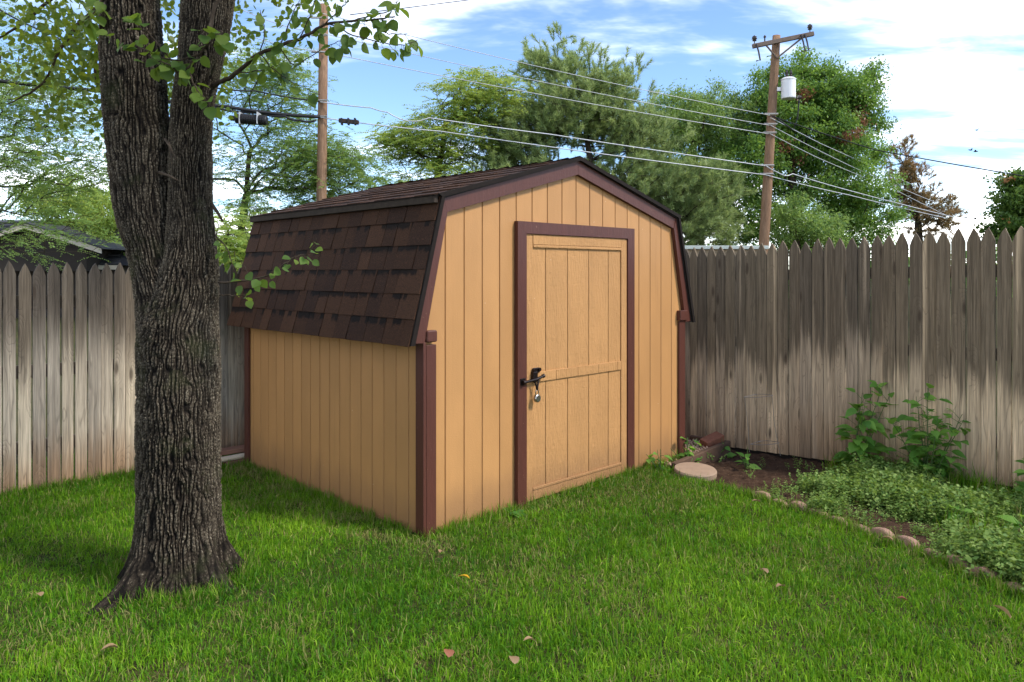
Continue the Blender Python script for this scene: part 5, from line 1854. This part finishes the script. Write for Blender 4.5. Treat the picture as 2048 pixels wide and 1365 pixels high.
def tuft_mesh(name, seed, nb, h0, h1, w, spread, lean):
    rng = np.random.RandomState(seed)
    n = nb
    base = np.stack([rng.normal(size=n) * spread, rng.normal(size=n) * spread, np.full(n, -0.004)], 1)
    az = rng.rand(n) * 2 * PI
    h = rng.uniform(h0, h1, n)
    ln = np.abs(rng.normal(size=n)) * lean + 0.1
    d = np.stack([np.cos(az), np.sin(az), np.zeros(n)], 1)
    s = np.stack([-np.sin(az), np.cos(az), np.zeros(n)], 1)
    tw = rng.uniform(-1, 1, n)[:, None]
    s2 = s * np.cos(tw) + d * np.sin(tw)
    up = np.array([0, 0, 1.0])
    ww = rng.uniform(.7, 1.2, n)[:, None] * w
    p1 = base + up * (h * .5)[:, None] * np.cos(ln * .35)[:, None] + d * (h * .5 * np.sin(ln * .35))[:, None]
    p2 = p1 + up * (h * .5)[:, None] * np.cos(ln * 1.1)[:, None] + d * (h * .5 * np.sin(ln * 1.1))[:, None]
    V = np.stack([base - s2 * ww * .5, base + s2 * ww * .5, p1 + s2 * ww * .42, p1 - s2 * ww * .42, p2], 1).reshape(-1, 3)
    o = (np.arange(n) * 5)[:, None]
    F3 = np.concatenate([o + np.array([[0, 1, 2]]), o + np.array([[0, 2, 3]]), o + np.array([[3, 2, 4]])])
    r = np.repeat(rng.rand(n), 5)
    hg = np.tile(np.array([0, 0, .5, .5, 1.0]), n)
    return np_mesh(name, V, F3, {'rnd': r, 'hgt': hg}, True)


def sprig_mesh(name, seed, ns, h, lf):
    rng = np.random.RandomState(seed)
    P, D = [], []
    for s in range(ns):
        b = np.array([rng.normal() * .035, rng.normal() * .035, 0])
        hh = h * rng.uniform(.5, 1.1)
        d = np.array([rng.normal() * .35, rng.normal() * .35, 1.0]); d /= np.linalg.norm(d)
        for k in range(5):
            q = b + d * hh * (k + 1) / 5
            a = rng.rand() * PI
            for sg in (0, PI):
                P.append(q); D.append((math.cos(a + sg), math.sin(a + sg), rng.uniform(-.1, .5)))
    P = np.array(P); D = np.array(D); D /= np.linalg.norm(D, axis=1, keepdims=True)
    n = len(P)
    V, F = leaf_quads(P, D, rdir(n, rng, 2.0), rng.uniform(.7, 1.2, n) * lf, rng.uniform(.7, 1.1, n) * lf * .72)
    return np_mesh(name, V, F, {'rnd': np.repeat(rng.rand(n), 4)})


def scatter(name, label, cat, P, rot, scl, attrs, protos, loc=(0, 0, 0)):
    me = bpy.data.meshes.new(name)
    me.vertices.add(len(P))
    me.vertices.foreach_set('co', np.asarray(P, np.float32).ravel())
    a = me.attributes.new('rot', 'FLOAT_VECTOR', 'POINT'); a.data.foreach_set('vector', np.asarray(rot, np.float32).ravel())
    a = me.attributes.new('scl', 'FLOAT_VECTOR', 'POINT'); a.data.foreach_set('vector', np.asarray(scl, np.float32).ravel())
    a = me.attributes.new('pick', 'INT', 'POINT'); a.data.foreach_set('value', RNG.randint(0, len(protos), len(P)).astype(np.int32))
    for k, v in attrs.items():
        a = me.attributes.new(k, 'FLOAT', 'POINT'); a.data.foreach_set('value', np.asarray(v, np.float32))
    o = link(name, me)
    g = bpy.data.node_groups.new(name, 'GeometryNodeTree')
    g.interface.new_socket('Geometry', in_out='INPUT', socket_type='NodeSocketGeometry')
    g.interface.new_socket('Geometry', in_out='OUTPUT', socket_type='NodeSocketGeometry')
    gi = g.nodes.new('NodeGroupInput'); go = g.nodes.new('NodeGroupOutput')
    jn = g.nodes.new('GeometryNodeJoinGeometry')
    for p in reversed(protos):
        oi = g.nodes.new('GeometryNodeObjectInfo')
        oi.inputs['Object'].default_value = p
        oi.inputs['As Instance'].default_value = True
        g.links.new(oi.outputs['Geometry'], jn.inputs[0])
    ip = g.nodes.new('GeometryNodeInstanceOnPoints')
    g.links.new(gi.outputs[0], ip.inputs['Points'])
    g.links.new(jn.outputs[0], ip.inputs['Instance'])
    ip.inputs['Pick Instance'].default_value = True
    def attr(nm, ty):
        n = g.nodes.new('GeometryNodeInputNamedAttribute'); n.data_type = ty; n.inputs[0].default_value = nm
        return n.outputs[0]
    g.links.new(attr('pick', 'INT'), ip.inputs['Instance Index'])
    e2r = g.nodes.new('FunctionNodeEulerToRotation')
    g.links.new(attr('rot', 'FLOAT_VECTOR'), e2r.inputs[0])
    g.links.new(e2r.outputs[0], ip.inputs['Rotation'])
    g.links.new(attr('scl', 'FLOAT_VECTOR'), ip.inputs['Scale'])
    g.links.new(ip.outputs[0], go.inputs[0])
    md = o.modifiers.new('scatter', 'NODES'); md.node_group = g
    return tag(o, label, cat, kind='stuff')


def proto(name, me, mat):
    me.materials.append(mat)
    return bpy.data.objects.new(name, me)      # data only: lives in the scatter, not in the scene


def lawn():
    rng = np.random.RandomState(90)
    protos = [proto('grass_tuft', tuft_mesh('grass_tuft', 200 + k, 24, .014, .048, .0040, .028, .9), M['grass']) for k in range(7)]
    protos += [proto('loose_tuft', tuft_mesh('loose_tuft', 230 + k, 9, .045, .085, .0042, .03, 1.25), M['grass']) for k in range(4)]
    protos += [proto('flat_tuft', tuft_mesh('flat_tuft', 250 + k, 14, .03, .06, .0036, .03, 2.2), M['grass']) for k in range(3)]
    n = 100000
    x = rng.uniform(-6.5, 5.5, n); y = rng.uniform(1.6, 8.8, n)
    # thin out with distance and outside the view
    keep = (x < edge_at(y) - 0.01) & (rng.rand(n) < np.clip(1.35 - (y - 2.5) * 0.07, .5, 1)) & (np.abs(x) < y * .80 + 1.2)
    keep &= ~((x > 1.05) & (y > 5.75))
    s, t = shed_local(x, y)
    keep &= ~((s > -0.004) & (s < W + 0.02) & (t > -0.004) & (t < L + 0.4))
    fl = (x - FL0.x) * B.x + (y - FL0.y) * B.y
    keep &= fl < 0.9
    dt = np.hypot(x - TREE.x, y - TREE.y)
    keep &= dt > 0.25
    root = np.exp(-((x + 1.80) ** 2 / .009 + (y - 3.36) ** 2 / .02)) + np.exp(-((x + 1.36) ** 2 / .006 + (y - 3.6) ** 2 / .015)) * .7
    keep &= rng.rand(n) > root * .95
    x, y, s, t, fl, dt = (q[keep] for q in (x, y, s, t, fl, dt))
    n = len(x)
    near_wall = np.exp(-np.maximum(0, np.maximum(np.maximum(-s, s - W), np.maximum(-t, t - L))) / 0.06)
    near_fence = np.exp(-np.abs(fl) / 0.08)
    near_tree = np.exp(-np.maximum(dt - .24, 0) / .06)
    pat = fbm(x * 1.1, y * 1.1, 70, 4)
    dens = fbm(x * 4.5, y * 4.5, 75, 3)
    hs = 0.48 + 0.95 * dens + 0.35 * near_wall + .5 * near_fence + .3 * near_tree
    scl = np.stack([np.full(n, 1.0), np.full(n, 1.0), hs], 1) * rng.uniform(.8, 1.2, (n, 1))
    rot = np.stack([rng.normal(size=n) * .12, rng.normal(size=n) * .12, rng.rand(n) * 6.28], 1)
    # dry strip along the shed, dry patches scattered about
    wall_d = np.maximum(np.maximum(-s, s - W), np.maximum(-t, t - L))
    dry = (0.55 + .4 * (s < .2)) * np.exp(-((wall_d - .16) / .16) ** 2) * smooth01(fbm(x * 5, y * 5, 81, 3), .36, .55)
    dry = np.maximum(dry, smooth01(fbm(x * 2.3, y * 2.3, 84, 4), .54, .68) * .40)
    dry = np.maximum(dry, smooth01(fbm(x * 9, y * 9, 88, 3), .52, .64) * .38)
    tint = np.clip((pat - .27) * 2.0 + (fbm(x * 6, y * 6, 79, 3) - .43) * 1.0 + rng.normal(size=n) * .14, 0, 1)
    z = np.zeros(n)
    scatter('lawn_grass', 'green mown lawn grass with dry straw patches', 'grass', np.stack([x, y, z], 1), rot, scl, {'dry': np.clip(dry, 0, 1), 'tint': tint}, protos)
    # a few longer blades along walls, trunk and fences
    protos2 = [proto('long_tuft', tuft_mesh('long_tuft', 300 + k, 14, .06, .14, .0042, .018, .5), M['grass']) for k in range(6)]
    pts = []
    for k in range(150):
        pts.append(P0 + A * rng.uniform(0.1, W) - B * rng.uniform(.025, .07))
    for k in range(120):
        pts.append(P0 + B * rng.uniform(0, L) - A * rng.uniform(.03, .08))
    for k in range(240):
        pts.append(FL0 + A * rng.uniform(-2.5, 2.2) - B * rng.uniform(.02, .08))
    for k in range(130):
        a = rng.uniform(0, 6.28); pts.append(TREE + Vector((math.cos(a), math.sin(a), 0)) * rng.uniform(.25, .36))
    for k in range(260):
        yy = rng.uniform(2.0, 5.2); pts.append(Vector((float(edge_at(yy)) - rng.uniform(.02, .08), yy, 0)))
    bedp = []
    for k in range(240):
        tt = rng.uniform(-2.2, 1.3); q = FR0 + B * tt - A * abs(rng.normal() * .16 + .06); bedp.append(Vector((q.x, q.y, gz(q.x, q.y))))
    for k in range(120):
        q = Vector((rng.uniform(2.5, 3.4), rng.uniform(3.6, 5.2), 0)); bedp.append(Vector((q.x, q.y, gz(q.x, q.y))))
    P = np.array([tuple(p) for p in pts] + [tuple(p) for p in bedp])
    n = len(P)
    sc_ = np.concatenate([rng.uniform(.4, .85, len(pts)), rng.uniform(.8, 1.6, len(bedp))])
    scatter('edge_grass', 'longer grass blades along walls, fences, trunk and bed edge', 'grass', P, np.stack([rng.normal(size=n) * .15, rng.normal(size=n) * .15, rng.rand(n) * 6.28], 1),
            np.stack([sc_, sc_, sc_], 1), {'dry': rng.rand(n) * .4, 'tint': rng.rand(n) * .7}, protos2)


def smooth01(x, a, b):
    t = np.clip((x - a) / (b - a), 0, 1)
    return t * t * (3 - 2 * t)


lawn()


def ground_cover():
    rng = np.random.RandomState(95)
    protos = [proto('groundcover_sprig', sprig_mesh('groundcover_sprig', 400 + k, 5, .09, .019), M['cover']) for k in range(8)]
    n = 22000
    y = rng.uniform(1.6, 6.3, n)
    x = rng.uniform(1.4, 5.4, n)
    keep = (x > edge_at(y) + .03) & (x < fence_x(y) - .06)
    fd = -((x - FR0.x) * A.x + (y - FR0.y) * A.y)
    tt = (x - FR0.x) * B.x + (y - FR0.y) * B.y
    pat = fbm(x * 3.2, y * 3.2, 33, 4)
    # bare soil towards the shed and in a ragged strip along the fence
    bare = smooth01(tt + (pat - .45) * 1.2, 1.02, 1.28)
    strip = 1 - smooth01(fd + (pat - .45) * .5, .22, .42)
    p = (1 - bare) * (1 - .85 * strip) * (0.12 + .88 * smooth01(pat, .36, .48))
    keep &= rng.rand(n) < p
    keep |= (rng.rand(n) < .012) & (x > edge_at(y) + .05) & (x < fence_x(y) - .1) & (y < 6.2)
    x, y, pat = x[keep], y[keep], pat[keep]
    n = len(x)
    z = bed_z(x, y) - .012 + .03 * smooth01(pat, .4, .6)
    sc_ = rng.uniform(.65, 1.25, n) * (0.75 + .6 * smooth01(pat, .38, .6))
    scatter('groundcover', 'dense low groundcover with small pale green leaves filling the bed', 'groundcover', np.stack([x, y, z], 1),
            np.stack([rng.normal(size=n) * .3, rng.normal(size=n) * .3, rng.rand(n) * 6.28], 1), np.stack([sc_, sc_, sc_], 1), {'tint': rng.rand(n)}, protos)


ground_cover()

# ------------------------------------------------------------------ fallen leaves on the lawn
DEAD = {}


def fallen_leaf(u, v, mat, size, rz, label, tilt=.3):
    d = 1.5 * 1498.8 / (v - 545.8)
    p = T3(u, v, d)
    if mat not in DEAD:
        DEAD[mat] = leaf_mesh('fallen_leaf', 0 if mat != 'dead_y' else 1, .5, .5)
        DEAD[mat].materials.append(M[mat])
    o = link('fallen_leaf', DEAD[mat], None, None, (p.x, p.y, .045), (tilt, tilt * .6, rz))
    o.scale = (size, size, size)
    tag(o, label, 'leaf', 'leaves fallen on the lawn')


fallen_leaf(940, 1176, 'dead_y', .062, 1.4, 'yellow leaf lying on the lawn in front of the shed')
fallen_leaf(898, 1338, 'dead_r', .05, .2, 'reddish leaf on the lawn at the bottom edge')
fallen_leaf(236, 1318, 'dead', .06, 2.2, 'pale tan leaf on the lawn below the tree root')
fallen_leaf(82, 1212, 'dead', .04, 1.0, 'small tan leaf on the lawn left of the tree root')
fallen_leaf(886, 1118, 'dead', .045, 2.9, 'brown leaf on the lawn below the shed corner post')
fallen_leaf(1535, 1165, 'dead', .05, .6, 'tan leaf on the lawn in the middle right')
fallen_leaf(1568, 1192, 'dead', .045, 2.0, 'curled tan leaf on the lawn just below another tan leaf')
fallen_leaf(1815, 1222, 'dead_r', .045, 1.2, 'small red-brown leaf on the lawn below the edging')
fallen_leaf(2022, 1258, 'dead', .075, .9, 'large curled tan leaf on the lawn at the right edge', .7)
fallen_leaf(1068, 1303, 'dead', .045, 1.9, 'brown leaf on the lawn near the bottom middle')
fallen_leaf(1030, 1352, 'dead', .05, .3, 'brown leaf at the very bottom of the lawn in the middle')
fallen_leaf(1786, 1098, 'dead', .06, 1.0, 'tan leaf lying against the edging bricks')
fallen_leaf(1520, 1018, 'dead', .055, 1.7, 'narrow straw leaf on the lawn near the far end of the edging')
